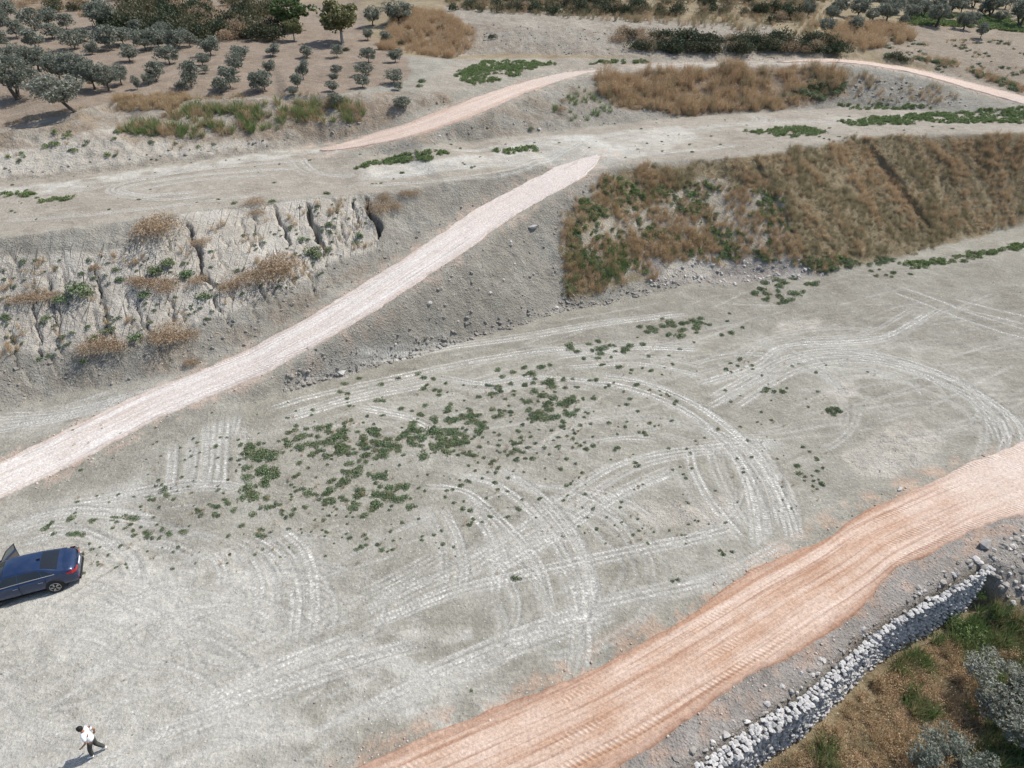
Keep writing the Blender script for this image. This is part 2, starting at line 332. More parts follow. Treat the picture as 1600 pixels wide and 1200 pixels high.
# cracked marl bank on the left and the ramp's cut face
paint(area_mask([(-300, 395), (0, 372), (200, 346), (400, 318), (660, 293), (850, 252), (880, 253), (700, 352), (500, 472), (300, 577), (200, 597), (0, 638), (-300, 690)], .6, 2), 'bank', 1, .95)
paint(area_mask([(-300, 420), (0, 400), (120, 400), (260, 380), (290, 335), (400, 322), (480, 314), (560, 306), (590, 360), (590, 385), (530, 400), (470, 440), (420, 460), (330, 500), (250, 530), (130, 550), (0, 560), (-300, 600)], .6, 2), 'marl', .92, .6); MARLM = area_mask([(-300, 400), (0, 385), (120, 385), (260, 370), (290, 335), (400, 322), (480, 314), (560, 306), (600, 350), (590, 385), (530, 400), (470, 440), (420, 460), (330, 500), (250, 530), (130, 550), (0, 560), (-300, 600)], .6, 2)
paint(area_mask([(290, 337), (470, 315), (480, 360), (430, 400), (330, 440), (305, 420)], .4, 2), 'marl', .8, .45)
# middle terrace
paint(area_mask([(-400, 322), (0, 284), (300, 250), (490, 224), (560, 246), (800, 213), (1066, 183), (1320, 167), (1700, 185), (1700, 207), (1350, 213), (1180, 242), (985, 258), (900, 235), (760, 274), (560, 304), (400, 318), (0, 372), (-400, 408)], .5, 2), 'terrace', 1, .35)
paint(area_mask([(560, 262), (800, 236), (900, 212), (1060, 196), (1100, 215), (940, 262), (760, 262), (560, 285)], .8, 4), 'pale', .5)
# banks round the grove and the upper road
paint(area_mask([(-400, 235), (0, 204), (167, 163), (533, 148), (700, 140), (700, 160), (540, 214), (420, 238), (150, 270), (-400, 322)], .5, 2), 'terrace', 1, 1.0)
for pl in ([(-100, 235), (60, 215), (170, 200), (260, 200), (270, 235), (150, 262), (-100, 285)], [(280, 205), (350, 205), (355, 235), (290, 245), (265, 235)], [(340, 215), (410, 210), (420, 228), (360, 235)]):
    paint(area_mask(pl, .7, 2), 'marl', .85, .9)
paint(area_mask([(560, 246), (700, 223), (900, 200), (1066, 183), (1320, 167), (1600, 180), (1500, 150), (1430, 122), (1300, 104), (1040, 104), (925, 118), (835, 145), (735, 183), (635, 220)], .3, 2), 'bank', 1, 1.0)
paint(area_mask([(925, 118), (1300, 104), (1330, 150), (1200, 172), (1066, 183), (960, 170)], .5, 2), 'brown', .9)
paint(area_mask([(-400, 240), (0, 208), (167, 166), (533, 150), (700, 140), (700, 160), (540, 214), (420, 220), (150, 222), (-400, 262)], .8, 2) * sstep(-.35, .25, fbm(X / 2.2, Y / 1.6, 83, 4, .6)), 'brown', .6)
paint(area_mask([(560, 246), (700, 223), (900, 200), (960, 170), (925, 118), (835, 145), (735, 183), (635, 220)], .8, 2) * sstep(-.2, .4, fbm(X / 2.4, Y / 1.6, 85, 4, .6)), 'brown', .4)
paint(area_mask([(-300, 640), (0, 600), (200, 570), (330, 520), (500, 440), (600, 395), (600, 415), (500, 472), (300, 577), (0, 638)], .8, 2) * sstep(-.3, .3, fbm(X / 1.5, Y / 1.2, 87, 4, .6)), 'brown', .35)
# grove, fields beyond
paint(area_mask([(-400, 230), (0, 203), (167, 162), (533, 147), (640, 125), (640, 92), (580, 60), (560, 0), (-400, 0)], .5, 3), 'grove', 1, .5)
paint(area_mask([(640, 140), (720, 92), (1300, 86), (1290, 92), (1000, 104), (830, 112), (700, 145)], .4, 2), 'terrace', 1, .5)
paint(area_mask([(700, 90), (780, 84), (1000, 88), (1310, 84), (1200, 40), (1000, 30), (780, 16), (690, 10)], .4, 2), 'terrace', 1, .9); paint(area_mask([(700, 90), (1310, 84), (1180, 58), (1000, 46), (790, 41), (735, 34)], .5, 2) * sstep(-.3, .3, fbm(X / 2.4, Y / 1.8, 89, 4, .6)), 'brown', .35)
paint(area_mask([(590, 70), (700, 92), (745, 72), (740, 40), (690, 20), (620, 20)], .6, 2), 'brown', .7)
paint(area_mask([(1330, 70), (1420, 95), (1600, 150), (1800, 200), (1800, -2), (1400, 40)], .5, 3), 'field', 1, .7)
# strip behind the wall and field below it
wo = offset(WALLC, 0)
lowp = [tuple(p[:2]) for p in WALLC] + [(WALLC[-1][0] + 3.5, WALLC[-1][1] - .2), (60, 22), (60, -40), (0, -10)]
paint(area_mask([(620, 1290), (760, 1230), (960, 1150), (1130, 1070), (1300, 960), (1440, 850), (1600, 790), (1800, 740), (1800, 800), (1550, 870), (1420, 965), (1290, 1065), (1140, 1175), (1000, 1270)], .4, 2), 'rubble', 1, 1.0)
paint(area_mask(lowp, .2, 1, world=True), 'turf', 1, .6)
paint(area_mask([(1545, 862), (1610, 838), (1700, 830), (1700, 930), (1610, 945), (1545, 920)], .4, 2), 'rubble', 1, 1.0)

for L, hw, cc in ((RAMP, 2.0, 'pink'), (UPPER, 2.0, 'pink'), (NEAR, 2.35, 'orange')):
    w, D, S, n_ = seg_field(L, 4.5); m_ = np.zeros(X.shape, np.float32); m_[w] = sstep(hw + 1.0, hw, D) * sstep(-.15, .35, fbm(X[w] / .7, Y[w] / .7, 57, 4, .65)); paint(m_, cc, .55)
for pl, wd_, op_ in (([(940, 240), (938, 226), (905, 216), (840, 224), (740, 248), (600, 274)], 1.2, .95), ([(940, 240), (990, 225), (1060, 208), (1200, 192), (1400, 184)], 1.3, .4), ([(520, 233), (420, 244), (250, 268), (60, 294), (-200, 318)], 1.3, .85), ([(1010, 104), (1100, 101), (1200, 98), (1290, 95)], 1.6, .6), ([(-150, 700), (0, 668), (150, 640), (300, 592)], 1.6, .4)):
    P_ = np.array([tuple(q_) for q_ in G(*zip(*pl))]); w, D, S, n_ = seg_field(smooth_line(np.c_[P_, P_[:, 0] * 0], .6), wd_ * 2); m_ = np.zeros(X.shape, np.float32); m_[w] = sstep(wd_ * 1.3, wd_ * .5, D + .5 * JX[w]) * sstep(-.5, .2, fbm(X[w] / 1.1, Y[w] / 1.1, 59, 3)); paint(m_, 'pale', op_)
# ------------------------------------------------------------------ relief
big = fbm(X / 9, Y / 9, 3, 3); med = fbm(X / 1.7, Y / 1.7, 5, 4, .6); fine = fbm(X / .45, Y / .45, 8, 2, .6)
roadm = np.zeros(X.shape, np.float32)
for L, hw in ((RAMP, 2.4), (UPPER, 2.4), (NEAR, 2.9)):
    w, D, S, n = seg_field(L, 5); roadm[w] = np.maximum(roadm[w], sstep(hw + .7, hw - .2, D))
near = sstep(400, 110, np.abs(X)) * sstep(320, 140, np.abs(Y - 40))
amp = (1 - roadm) * near
Z += amp * (big * .10 * (ROUGH * 1.2 + .15) + med * (.015 + .16 * sstep(.45, 1.0, ROUGH)) + fine * (.012 + .055 * sstep(.4, 1.0, ROUGH)))
# far land: hills
Z += (1 - near) * 14 * fbm(X / 260, Y / 260, 41, 4) * sstep(150, 900, np.hypot(X, Y))
# rills running down the loose banks
gyv, gxv = np.gradient(Z0, gy, gx); slope = np.hypot(gxv, gyv)
rill = 1 - np.abs(fbm(X / .9 + .5 * med, Y / 6, 77, 3)); rill2 = fbm(X / .5, Y / 3.2, 79, 3)
steep = sstep(.3, .6, slope) * near * (1 - roadm)
Z -= steep * ((rill ** 3) * .06 - .025 + rill2 * .045)
ROUGH = np.maximum(ROUGH, steep * .8)
# cracks in the marl bank
def crack(pl, wd, dp, jit=.25, world=False):
    P = np.array(pl if world else [tuple(p) for p in G(*zip(*pl))]); L = smooth_line(np.c_[P, np.zeros(len(P))], .25)[:, :2]
    n = len(L); L[:, 0] += jit * fbm(np.arange(n) / 2.0 + random.random() * 99, np.zeros(n) + random.random() * 50, 5, 3)
    w, D, S, ln = seg_field(L, wd * 2 + .3)
    wv = wd * (.55 + .9 * vnoise(S * .9, S * 0 + 3, 9)) * np.sqrt(np.clip(np.minimum(S, ln - S) / (.2 * ln), .05, 1))
    Z[w] -= dp * sstep(wv, wv * .35, D)
for pl, a, b in (([(290, 345), (302, 375), (312, 400), (318, 430), (333, 452)], .33, .8), ([(424, 318), (432, 340), (444, 365), (452, 385)], .22, .6), ([(478, 316), (488, 345), (500, 375), (508, 390)], .42, 1.1),
                 ([(568, 306), (578, 330), (586, 352), (591, 373)], .45, 1.2), ([(551, 308), (557, 330), (564, 352)], .18, .5), ([(375, 340), (384, 360), (392, 385)], .13, .4), ([(520, 312), (528, 335)], .14, .4),
                 ([(395, 330), (402, 360), (405, 390)], .14, .35), ([(50, 440), (55, 500), (62, 560)], .16, .4), ([(150, 410), (158, 470), (165, 520)], .15, .4), ([(88, 470), (92, 540)], .15, .35), ([(262, 465), (268, 510)], .15, .35), ([(225, 485), (235, 540)], .14, .35), ([(330, 455), (345, 490)], .2, .4)):
    crack(pl, a * .5, b * 1.0, .55)
for _ in range(120):
    x = random.uniform(-180, 570); top = 395 - max(0, x) * .13; bot = 600 - max(0, x - 200) * .5
    if bot - top < 40: continue
    y0 = random.uniform(top, bot - 25); l = random.uniform(18, 60); crack([(x, y0), (x + l * .12, y0 + l * .5), (x + l * .28, y0 + l)], random.uniform(.06, .09), random.uniform(.10, .28), .5)
crack([(1348, 220), (1380, 260), (1412, 305), (1455, 360)], .75, .55, .4)
crack([(1180, 250), (1205, 300), (1235, 360)], .4, .3, .4)
# scarp under the grove edge is cut by hand: blocks
Z += steep * .10 * (vnoise(X / .8, Y / .8, 91) > .62) * sstep(62, 66, Y) * sstep(82, 78, Y)

# ------------------------------------------------------------------ wheel and track marks pressed into the clay
STRIPS = []
def track(pl, gauge=1.7, wd=.2, dep=.04, op=.8, double=True, world=False, tread=True, step=.5):
    P = np.array(pl if world else [tuple(p) for p in G(*zip(*pl))]); L = smooth_line(np.c_[P, np.zeros(len(P))], step)[:, :2]
    for d in ((-gauge / 2, gauge / 2) if double else (0,)):
        M = offset(np.c_[L, np.zeros(len(L))], d)[:, :2]; w, D, S, ln = seg_field(M, max(wd, .17) * 2.6)
        STRIPS.append((M, wd * 1.25, op)) if op > .5 and dep > .02 else None
        brk_ = (.5 + .5 * sstep(.15, .45, vnoise(S / 2.2 + random.random() * 90, S * 0 + d * 7.7, 15))) * sstep(0, 1.2, np.minimum(S, ln - S))
        wr_ = max(wd, .17); c = sstep(wr_ * 1.3, wr_ * .3, D) * brk_
        Z[w] += (1 - .8 * roadm[w]) * (-dep * .7 * c + dep * .5 * sstep(wr_ * .9, wr_ * 1.5, D) * sstep(wr_ * 2.5, wr_ * 1.6, D) * brk_)
        DUST[w] = np.maximum(DUST[w], (.4 if op > .5 else .9) * c * op * (.6 + .5 * vnoise(X[w] / .6, Y[w] / .6, 31)))
        if tread: TREAD[w] = np.where(c > .3, S, TREAD[w])
S1 = dict(double=False)
for pl in ([(1106, 623), (1166, 590), (1233, 557), (1299, 547), (1366, 553), (1433, 570), (1499, 597), (1549, 627), (1586, 657), (1600, 690), (1590, 720)],
           [(1143, 640), (1206, 600), (1253, 577), (1316, 565), (1383, 570), (1449, 590), (1516, 620), (1556, 653), (1572, 687), (1560, 710)],
           [(1100, 640), (1166, 604), (1240, 566), (1310, 554), (1380, 560), (1449, 580), (1520, 610), (1565, 650), (1583, 690)],
           [(930, 588), (1000, 598), (1066, 622), (1120, 655), (1170, 700), (1210, 755), (1235, 810), (1242, 850)], [(900, 596), (980, 606), (1060, 636), (1110, 672), (1155, 722), (1185, 780), (1195, 850)],
           [(1075, 690), (1082, 730), (1105, 775), (1135, 815), (1165, 850)], [(1105, 690), (1120, 740), (1145, 790), (1170, 830)], [(1130, 690), (1160, 740), (1175, 800), (1180, 860)], [(1160, 690), (1205, 760), (1222, 830)],
           [(700, 745), (765, 752), (830, 800), (875, 860), (905, 925), (915, 1000), (905, 1060)], [(660, 760), (730, 770), (800, 830), (845, 890), (862, 960)], [(690, 790), (715, 840), (724, 890), (718, 935)], [(720, 785), (760, 830), (775, 890), (770, 935)],
           [(780, 735), (850, 780), (905, 850), (925, 920), (925, 1000)], [(430, 820), (475, 860), (492, 920), (485, 1000)], [(385, 838), (435, 870), (462, 930), (455, 1010)], [(370, 850), (400, 900), (405, 960)],
           [(560, 965), (640, 920), (720, 885), (800, 835), (880, 780), (960, 730), (1050, 705), (1200, 690)], [(560, 985), (700, 925), (820, 895), (1000, 855), (1150, 825)], [(760, 900), (850, 850), (960, 780), (1060, 735)],
           [(570, 940), (640, 905), (700, 870)], [(640, 1060), (780, 1000), (900, 955), (1000, 930), (1110, 905), (1230, 845)], [(560, 1110), (700, 1045), (840, 990), (960, 950)], [(300, 1110), (430, 1040), (560, 990)], [(200, 1170), (380, 1090), (520, 1040), (650, 1000)],
           [(880, 1000), (910, 960), (930, 900)], [(800, 1010), (840, 990), (900, 980)], [(270, 690), (268, 730), (262, 775)], [(300, 675), (300, 720), (292, 770)], [(330, 655), (328, 700), (320, 760)], [(352, 650), (348, 710), (345, 770)], [(372, 645), (362, 690)],
           [(560, 560), (700, 545), (820, 528), (960, 505), (1080, 490)], [(420, 640), (520, 612), (640, 585), (760, 560), (880, 545), (1000, 555)], [(440, 660), (560, 625), (680, 600)], [(870, 560), (990, 545), (1100, 548)], [(880, 575), (1000, 570), (1110, 590)],
           [(1090, 600), (1180, 570), (1230, 540), (1370, 530), (1450, 490)], [(1100, 700), (1180, 690), (1230, 690)], [(0, 650), (120, 640), (260, 605), (330, 585)], [(-60, 685), (100, 655), (240, 625)], [(-40, 670), (80, 652), (220, 612)],
           [(100, 790), (200, 770), (300, 755), (370, 762)], [(0, 830), (90, 800), (180, 800), (250, 815)], [(30, 850), (120, 830), (200, 870), (215, 920)], [(560, 640), (640, 655), (700, 690)], [(690, 590), (760, 600), (830, 590), (930, 596)]):
    track(pl, gauge=random.uniform(.28, .38), op=random.uniform(.85, 1.15), wd=random.uniform(.085, .12), dep=.035)
    for _ in range(random.choice((1, 2, 3))):
        dx, dy = random.uniform(-30, 30), random.uniform(-12, 12); s0_ = random.randrange(0, max(1, len(pl) - 3)); track([(x + dx, y + dy) for x, y in pl[s0_:]], gauge=.3, op=random.uniform(.4, .85), wd=random.uniform(.07, .11), dep=.03)
for pl in ([(1395, 450), (1450, 470), (1520, 497), (1600, 522), (1700, 545)], [(1480, 470), (1600, 500), (1700, 515)]): track(pl, gauge=1.5, wd=.17, op=.8)
# middle terrace
for pl in ([(480, 250), (380, 258), (280, 270), (200, 285), (172, 296), (190, 306), (260, 312), (340, 303)], [(470, 262), (380, 268), (300, 276), (220, 288), (190, 297), (230, 306), (320, 299)], [(440, 272), (330, 280), (240, 292), (215, 300)],
           [(0, 297), (150, 285), (300, 265), (430, 245), (520, 232)], [(0, 306), (120, 298), (180, 290)], [(470, 245), (480, 258), (500, 270), (560, 275)], [(450, 248), (462, 262), (485, 275)], [(560, 276), (680, 266), (800, 255), (860, 240), (900, 226), (940, 214), (1000, 205)],
           [(560, 290), (700, 280), (800, 266), (880, 238), (905, 222), (880, 212), (800, 222)], [(700, 235), (800, 225), (880, 222), (915, 232), (900, 250)], [(960, 240), (1010, 228), (1060, 220), (1100, 214)], [(950, 222), (1050, 205), (1200, 192), (1330, 188)],
           [(1030, 215), (1045, 222), (1060, 226)], [(1035, 205), (1055, 213), (1050, 222)], [(1165, 178), (1180, 185), (1175, 193)], [(1178, 178), (1195, 186), (1190, 194)], [(1190, 180), (1210, 187), (1205, 195)], [(0, 345), (150, 335), (300, 318), (420, 302)], [(980, 245), (1080, 235), (1160, 225)]):
    track(pl, gauge=.4, op=random.uniform(.5, .95), wd=random.uniform(.11, .18))
# many faint passes of the bulldozer along the plot
for _ in range(230):
    x, y = random.uniform(-100, 1100), random.uniform(880, 1230); a = R(random.gauss(-27, 7)); l = random.uniform(60, 260)
    if y > 1240 - x * .42 - 40 and x > 500: continue
    track([(x, y), (x + l * .5 * math.cos(a), y + l * .5 * math.sin(a) - random.uniform(0, 8)), (x + l * math.cos(a), y + l * math.sin(a))], op=random.uniform(.2, .65), wd=random.uniform(.08, .2), dep=.035, **S1)
for _ in range(190):
    x, y = random.uniform(420, 1560), random.uniform(470, 700); a = R(random.gauss(-12, 9)); l = random.uniform(50, 200)
    if y < 640 - x * .16: continue
    track([(x, y), (x + l * .5 * math.cos(a), y + l * .5 * math.sin(a) - random.uniform(-4, 6)), (x + l * math.cos(a), y + l * math.sin(a))], op=random.uniform(.12, .45), wd=random.uniform(.08, .18), dep=.035, **S1)
for _ in range(150):
    x, y = random.uniform(-60, 620), random.uniform(900, 1190); a = R(random.choice([-60, -75, -110, 60, -35]) + random.gauss(0, 12)); l = random.uniform(25, 110)
    track([(x, y), (x + l * .5 * math.cos(a) + random.uniform(-8, 8), y + l * .5 * math.sin(a)), (x + l * math.cos(a), y + l * math.sin(a))], op=random.uniform(.3, .8), wd=random.uniform(.15, .45), dep=.015, tread=False, **S1)
for _ in range(60):
    cx, cy, r_ = random.choice(((1000, 760, 190), (830, 900, 170), (1330, 680, 200), (420, 960, 110), (120, 1000, 160), (250, 900, 120), (1200, 640, 150), (650, 950, 160))); r_ *= random.uniform(.55, 1.25); a0 = random.uniform(-2.6, .2); ln_ = random.uniform(.7, 1.7); cx += random.uniform(-50, 50); cy += random.uniform(-30, 30)
    P_ = [(cx + r_ * math.cos(a0 + ln_ * i / 6), cy + r_ * .62 * math.sin(a0 + ln_ * i / 6)) for i in range(7)]
    if any(y > 1240 - (x - 560) * .46 - 25 and x > 480 for x, y in P_) or any(y < 640 - x * .16 + 10 for x, y in P_): continue
    track(P_, gauge=random.choice((.3, .34, 1.6)), op=random.uniform(.3, .8), wd=random.uniform(.07, .12), dep=.03)
for _ in range(70):
    cx, cy, r_ = random.choice(((60, 1060, 170), (180, 980, 130), (330, 1040, 150), (250, 1120, 160), (430, 930, 110), (120, 900, 120))); r_ *= random.uniform(.5, 1.3); a0 = random.uniform(-3.1, 1.2); ln_ = random.uniform(.5, 1.4); cx += random.uniform(-60, 60); cy += random.uniform(-40, 40)
    P_ = [(cx + r_ * math.cos(a0 + ln_ * i / 6), cy + r_ * .7 * math.sin(a0 + ln_ * i / 6)) for i in range(7)]
    if any(y > 1215 - (x - 500) * .46 and x > 450 for x, y in P_) or any(y < 830 for x, y in P_): continue
    track(P_, gauge=random.choice((.3, .34, 1.6)), op=random.uniform(.4, .85), wd=random.uniform(.07, .13), dep=.025)
DUST = np.clip(DUST, 0, 1)

# ------------------------------------------------------------------ the land as one sheet
def ground_material():
    m, n, l, b = new_mat('clay_ground', .95, .1); t = NT(m); P = t.pos()
    col = t.attr('soil', 'Color'); dust = t.attr('dust'); rough = t.attr('relief'); tread = t.attr('tread')
    n1 = t.noise(P, .3, 4, .6); nl = t.noise(P, 1.1, 3, .6); nd = t.noise(P, 5.5, 5, .72)
    sv = n.new('ShaderNodeVectorMath'); sv.operation = 'ADD'; l.new(P, sv.inputs[0]); wv = n.new('ShaderNodeTexNoise'); wv.inputs['Scale'].default_value = .16; wv.inputs['Detail'].default_value = 1; l.new(P, wv.inputs['Vector'])
    wsc = n.new('ShaderNodeVectorMath'); wsc.operation = 'SCALE'; l.new(wv.outputs['Color'], wsc.inputs[0]); wsc.inputs['Scale'].default_value = 7; l.new(wsc.outputs[0], sv.inputs[1])
    str_ = t.noise(t.mapping(sv.outputs[0], (.5, 2.4, 1), (0, 0, R(-22))), 1.0, 4, .62)
    v = t.math('ADD', t.ramp(n1, .3, .7, .84, 1.12), t.math('MULTIPLY', t.ramp(nd, .28, .72, -.27, .27), t.ramp(nl, .35, .65, .55, 1.25))); v = t.math('ADD', v, t.ramp(nl, .3, .7, -.10, .10)); v = t.math('ADD', v, t.ramp(str_, .3, .7, -.10, .12))
    c = t.scale_col(col, v)
    c = t.mix(t.ramp(n1, .45, .75, .35, 0), c, t.mix(1.0, c, (1.05, .975, .90), 'MULTIPLY'))
    vo = n.new('ShaderNodeTexVoronoi'); vo.inputs['Scale'].default_value = 6.5; l.new(P, vo.inputs['Vector']); sep = n.new('ShaderNodeSeparateColor'); l.new(vo.outputs['Color'], sep.inputs[0])
    spot_ = t.ramp(vo.outputs['Distance'], .10, .22, 1, 0)
    c = t.mix(t.math('MULTIPLY', spot_, t.ramp(sep.outputs[0], .80, .84)), c, (.62, .60, .56))
    dk = t.math('MULTIPLY', t.ramp(sep.outputs[1], .60, .66), t.ramp(rough, .25, .9, .3, .55)); c = t.mix(t.math('MULTIPLY', spot_, dk), c, (.16, .145, .125))
    dn = t.math('MULTIPLY', dust, t.ramp(nd, .35, .6, .4, 1.0)); c = t.mix(t.math('MULTIPLY', dn, .92), c, (.57, .555, .51))
    l.new(c, b.inputs['Base Color'])
    h = t.math('ADD', t.math('MULTIPLY', nd, .95), t.math('MULTIPLY', nl, .8)); h = t.math('ADD', h, t.math('MULTIPLY', str_, .4))
    h = t.math('ADD', h, t.math('MULTIPLY', t.ramp(vo.outputs['Distance'], 0, .45, 1, 0), t.math('MULTIPLY', rough, .30)))
    ce = t.voro(t.mapping(P, (1.7, .2, .2), (0, 0, R(8))), 1.0, 'DISTANCE_TO_EDGE'); h = t.math('ADD', h, t.math('MULTIPLY', t.ramp(ce, 0, .04, -.8, 0), t.math('MULTIPLY', t.attr('cracked'), t.ramp(nl, .42, .6))))
    tr = t.math('SINE', t.math('MULTIPLY', tread, 24)); h = t.math('ADD', h, t.math('MULTIPLY', tr, t.math('MULTIPLY', dust, .09)))
    l.new(t.bump(h, t.math('MULTIPLY_ADD', rough, .5, .55), .17), b.inputs['Normal'])
    return m
M_ground = ground_material()
nx, ny = len(gx), len(gy); idx = np.arange(nx * ny).reshape(ny, nx)
quads = np.stack([idx[:-1, :-1], idx[:-1, 1:], idx[1:, 1:], idx[1:, :-1]], -1).reshape(-1, 4)
me = mesh_np('ground', np.stack([X, Y, Z], -1).reshape(-1, 3), quads, M_ground, True)
a = me.attributes.new('soil', 'FLOAT_COLOR', 'POINT'); a.data.foreach_set('color', np.concatenate([SOIL, np.ones(X.shape + (1,), np.float32)], -1).ravel().astype(np.float32))
for nm, A in (('dust', DUST), ('relief', ROUGH), ('tread', TREAD), ('cracked', MARLM)):
    a = me.attributes.new(nm, 'FLOAT', 'POINT'); a.data.foreach_set('value', A.ravel().astype(np.float32))
tag(link('ground', me), kind='structure')

# ------------------------------------------------------------------ dust bands pressed by wheels and cleats
def dust_bands():
    VV, FF, A_, S_, O_ = [], [], [], [], []; b0 = 0
    for L, hw, op in STRIPS:
        seg = np.r_[0, np.cumsum(np.hypot(*np.diff(L, axis=0).T))]; n = max(4, int(seg[-1] / .11)); s = np.linspace(0, seg[-1], n); x = np.interp(s, seg, L[:, 0]); y = np.interp(s, seg, L[:, 1])
        T = np.stack([np.gradient(x), np.gradient(y)], 1); T /= np.linalg.norm(T, axis=1)[:, None] + 1e-9; t = np.array([-1, -.5, 0, .5, 1.0]); W_ = hw * (1 + .35 * fbm(s / 1.3, s * 0 + b0 * .37, 71, 3))[:, None] * t
        PX = x[:, None] - T[:, 1:2] * W_; PY = y[:, None] + T[:, 0:1] * W_; PZ = gz(PX, PY) + .012 + .0005 * (len(VV) % 24) + .006 * (1 - t ** 2)
        VV.append(np.stack([PX, PY, PZ], -1).reshape(-1, 3)); i = b0 + np.arange(n * 5).reshape(n, 5); FF.append(np.stack([i[:-1, :-1], i[:-1, 1:], i[1:, 1:], i[1:, :-1]], -1).reshape(-1, 4)); b0 += n * 5
        fade = np.clip(np.minimum(s, s[-1] - s) / 1.0, 0, 1); A_.append(np.broadcast_to(t, (n, 5)).ravel()); S_.append(np.broadcast_to(s[:, None] + b0 * .013, (n, 5)).ravel()); O_.append(np.broadcast_to((op * fade)[:, None], (n, 5)).ravel())
    m, n, l, bs = new_mat('pressed_dust', .95, .1); t = NT(m); P = t.pos(); ac = t.attr('across'); al = t.attr('along'); op = t.attr('strength')
    nd = t.noise(P, 6, 4, .7); nl = t.noise(P, .9, 3, .6)
    l.new(t.scale_col((.56, .545, .495), t.ramp(nd, .3, .7, .75, 1.2)), bs.inputs['Base Color'])
    rib = t.math('SINE', t.math('MULTIPLY', t.math('ADD', al, t.math('MULTIPLY', t.math('ABSOLUTE', ac), .07)), 34))
    al_ = t.math('MULTIPLY', t.ramp(t.math('ABSOLUTE', ac), .35, 1.0, 1, 0), op); al_ = t.math('MULTIPLY', al_, t.ramp(nl, .32, .58, .25, 1.0)); al_ = t.math('MULTIPLY', al_, t.ramp(nd, .35, .6, .25, 1)); al_ = t.math('MULTIPLY', al_, t.ramp(rib, -1, .4, .55, 1)); al_ = t.math('MULTIPLY', al_, .98, clamp=True)
    tr = n.new('ShaderNodeBsdfTransparent'); mx = n.new('ShaderNodeMixShader'); l.new(al_, mx.inputs[0]); l.new(tr.outputs[0], mx.inputs[1]); l.new(bs.outputs[0], mx.inputs[2]); l.new(mx.outputs[0], n['Material Output'].inputs['Surface'])
    l.new(t.bump(t.math('ADD', t.math('MULTIPLY', rib, .25), nd), .6, .05), bs.inputs['Normal'])
    me = mesh_np('wheel_tracks', np.concatenate(VV), np.concatenate(FF), m, True)
    for nm, A in (('across', A_), ('along', S_), ('strength', O_)):
        q = me.attributes.new(nm, 'FLOAT', 'POINT'); q.data.foreach_set('value', np.concatenate(A).astype(np.float32))
    tag(link('wheel_tracks', me), kind='structure'); print('TRACK verts', b0)
dust_bands()
# ------------------------------------------------------------------ gravel roads laid over the land
def road(name, L, hwl, hwr, mat, seed, na=46, step=.12, rag=.35, taper=6.0):
    L = smooth_line(np.c_[L[:, :2], np.zeros(len(L))], 1.0) if len(L) < 20 else L
    seg = np.r_[0, np.cumsum(np.hypot(*np.diff(L[:, :2], axis=0).T))]; n = int(seg[-1] / step); s = np.linspace(0, seg[-1], n)
    x = np.interp(s, seg, L[:, 0]); y = np.interp(s, seg, L[:, 1]); T = np.stack([np.gradient(x), np.gradient(y)], 1); T /= np.linalg.norm(T, axis=1)[:, None]
    N = np.stack([-T[:, 1], T[:, 0]], 1); f = s / s[-1]
    wl2 = np.interp(f, np.linspace(0, 1, len(hwl)), hwl) + rag * fbm(s / 2.6, s * 0 + seed, seed, 6, .72); wr2 = np.interp(f, np.linspace(0, 1, len(hwr)), hwr) + rag * fbm(s / 2.6, s * 0 + seed + 9, seed + 3, 6, .72)
    endf = np.clip(np.minimum(s, s[-1] - s) / taper, 0.03, 1) ** .6
    t = np.linspace(-1, 1, na); W = np.where(t[None, :] > 0, wl2[:, None], wr2[:, None]) * endf[:, None] * t[None, :]
    PX = x[:, None] + N[:, 0:1] * W; PY = y[:, None] + N[:, 1:2] * W
    S2 = np.broadcast_to(s[:, None], W.shape)
    lift = .05 + .02 * fbm(PX / .5, PY / .5, 61, 3) + .035 * fbm(W / .28 + 40, S2 / 9, 63, 3) + .03 * fbm(PX / 2, PY / 2, 65, 3)
    edge = np.abs(t)[None, :]; berm = .07 * sstep(.78, .9, edge) * sstep(1.0, .92, edge) * vnoise(S2 / .5, t[None, :] * 3 + S2 * 0, 67)
    lift = np.maximum(lift, .03) + berm; lift = np.where(edge > .985, -.06, lift)
    PZ = gz(PX, PY) + lift
    i = np.arange(n * na).reshape(n, na); q = np.stack([i[:-1, :-1], i[1:, :-1], i[1:, 1:], i[:-1, 1:]], -1).reshape(-1, 4)
    me = mesh_np(name, np.stack([PX, PY, PZ], -1).reshape(-1, 3), q[:, ::-1], mat, True)
    for nm, A in (('across', W), ('along', S2), ('edge', np.broadcast_to(edge, W.shape))):
        a = me.attributes.new(nm, 'FLOAT', 'POINT'); a.data.foreach_set('value', np.ascontiguousarray(A).ravel().astype(np.float32))
    return tag(link(name, me), kind='structure')
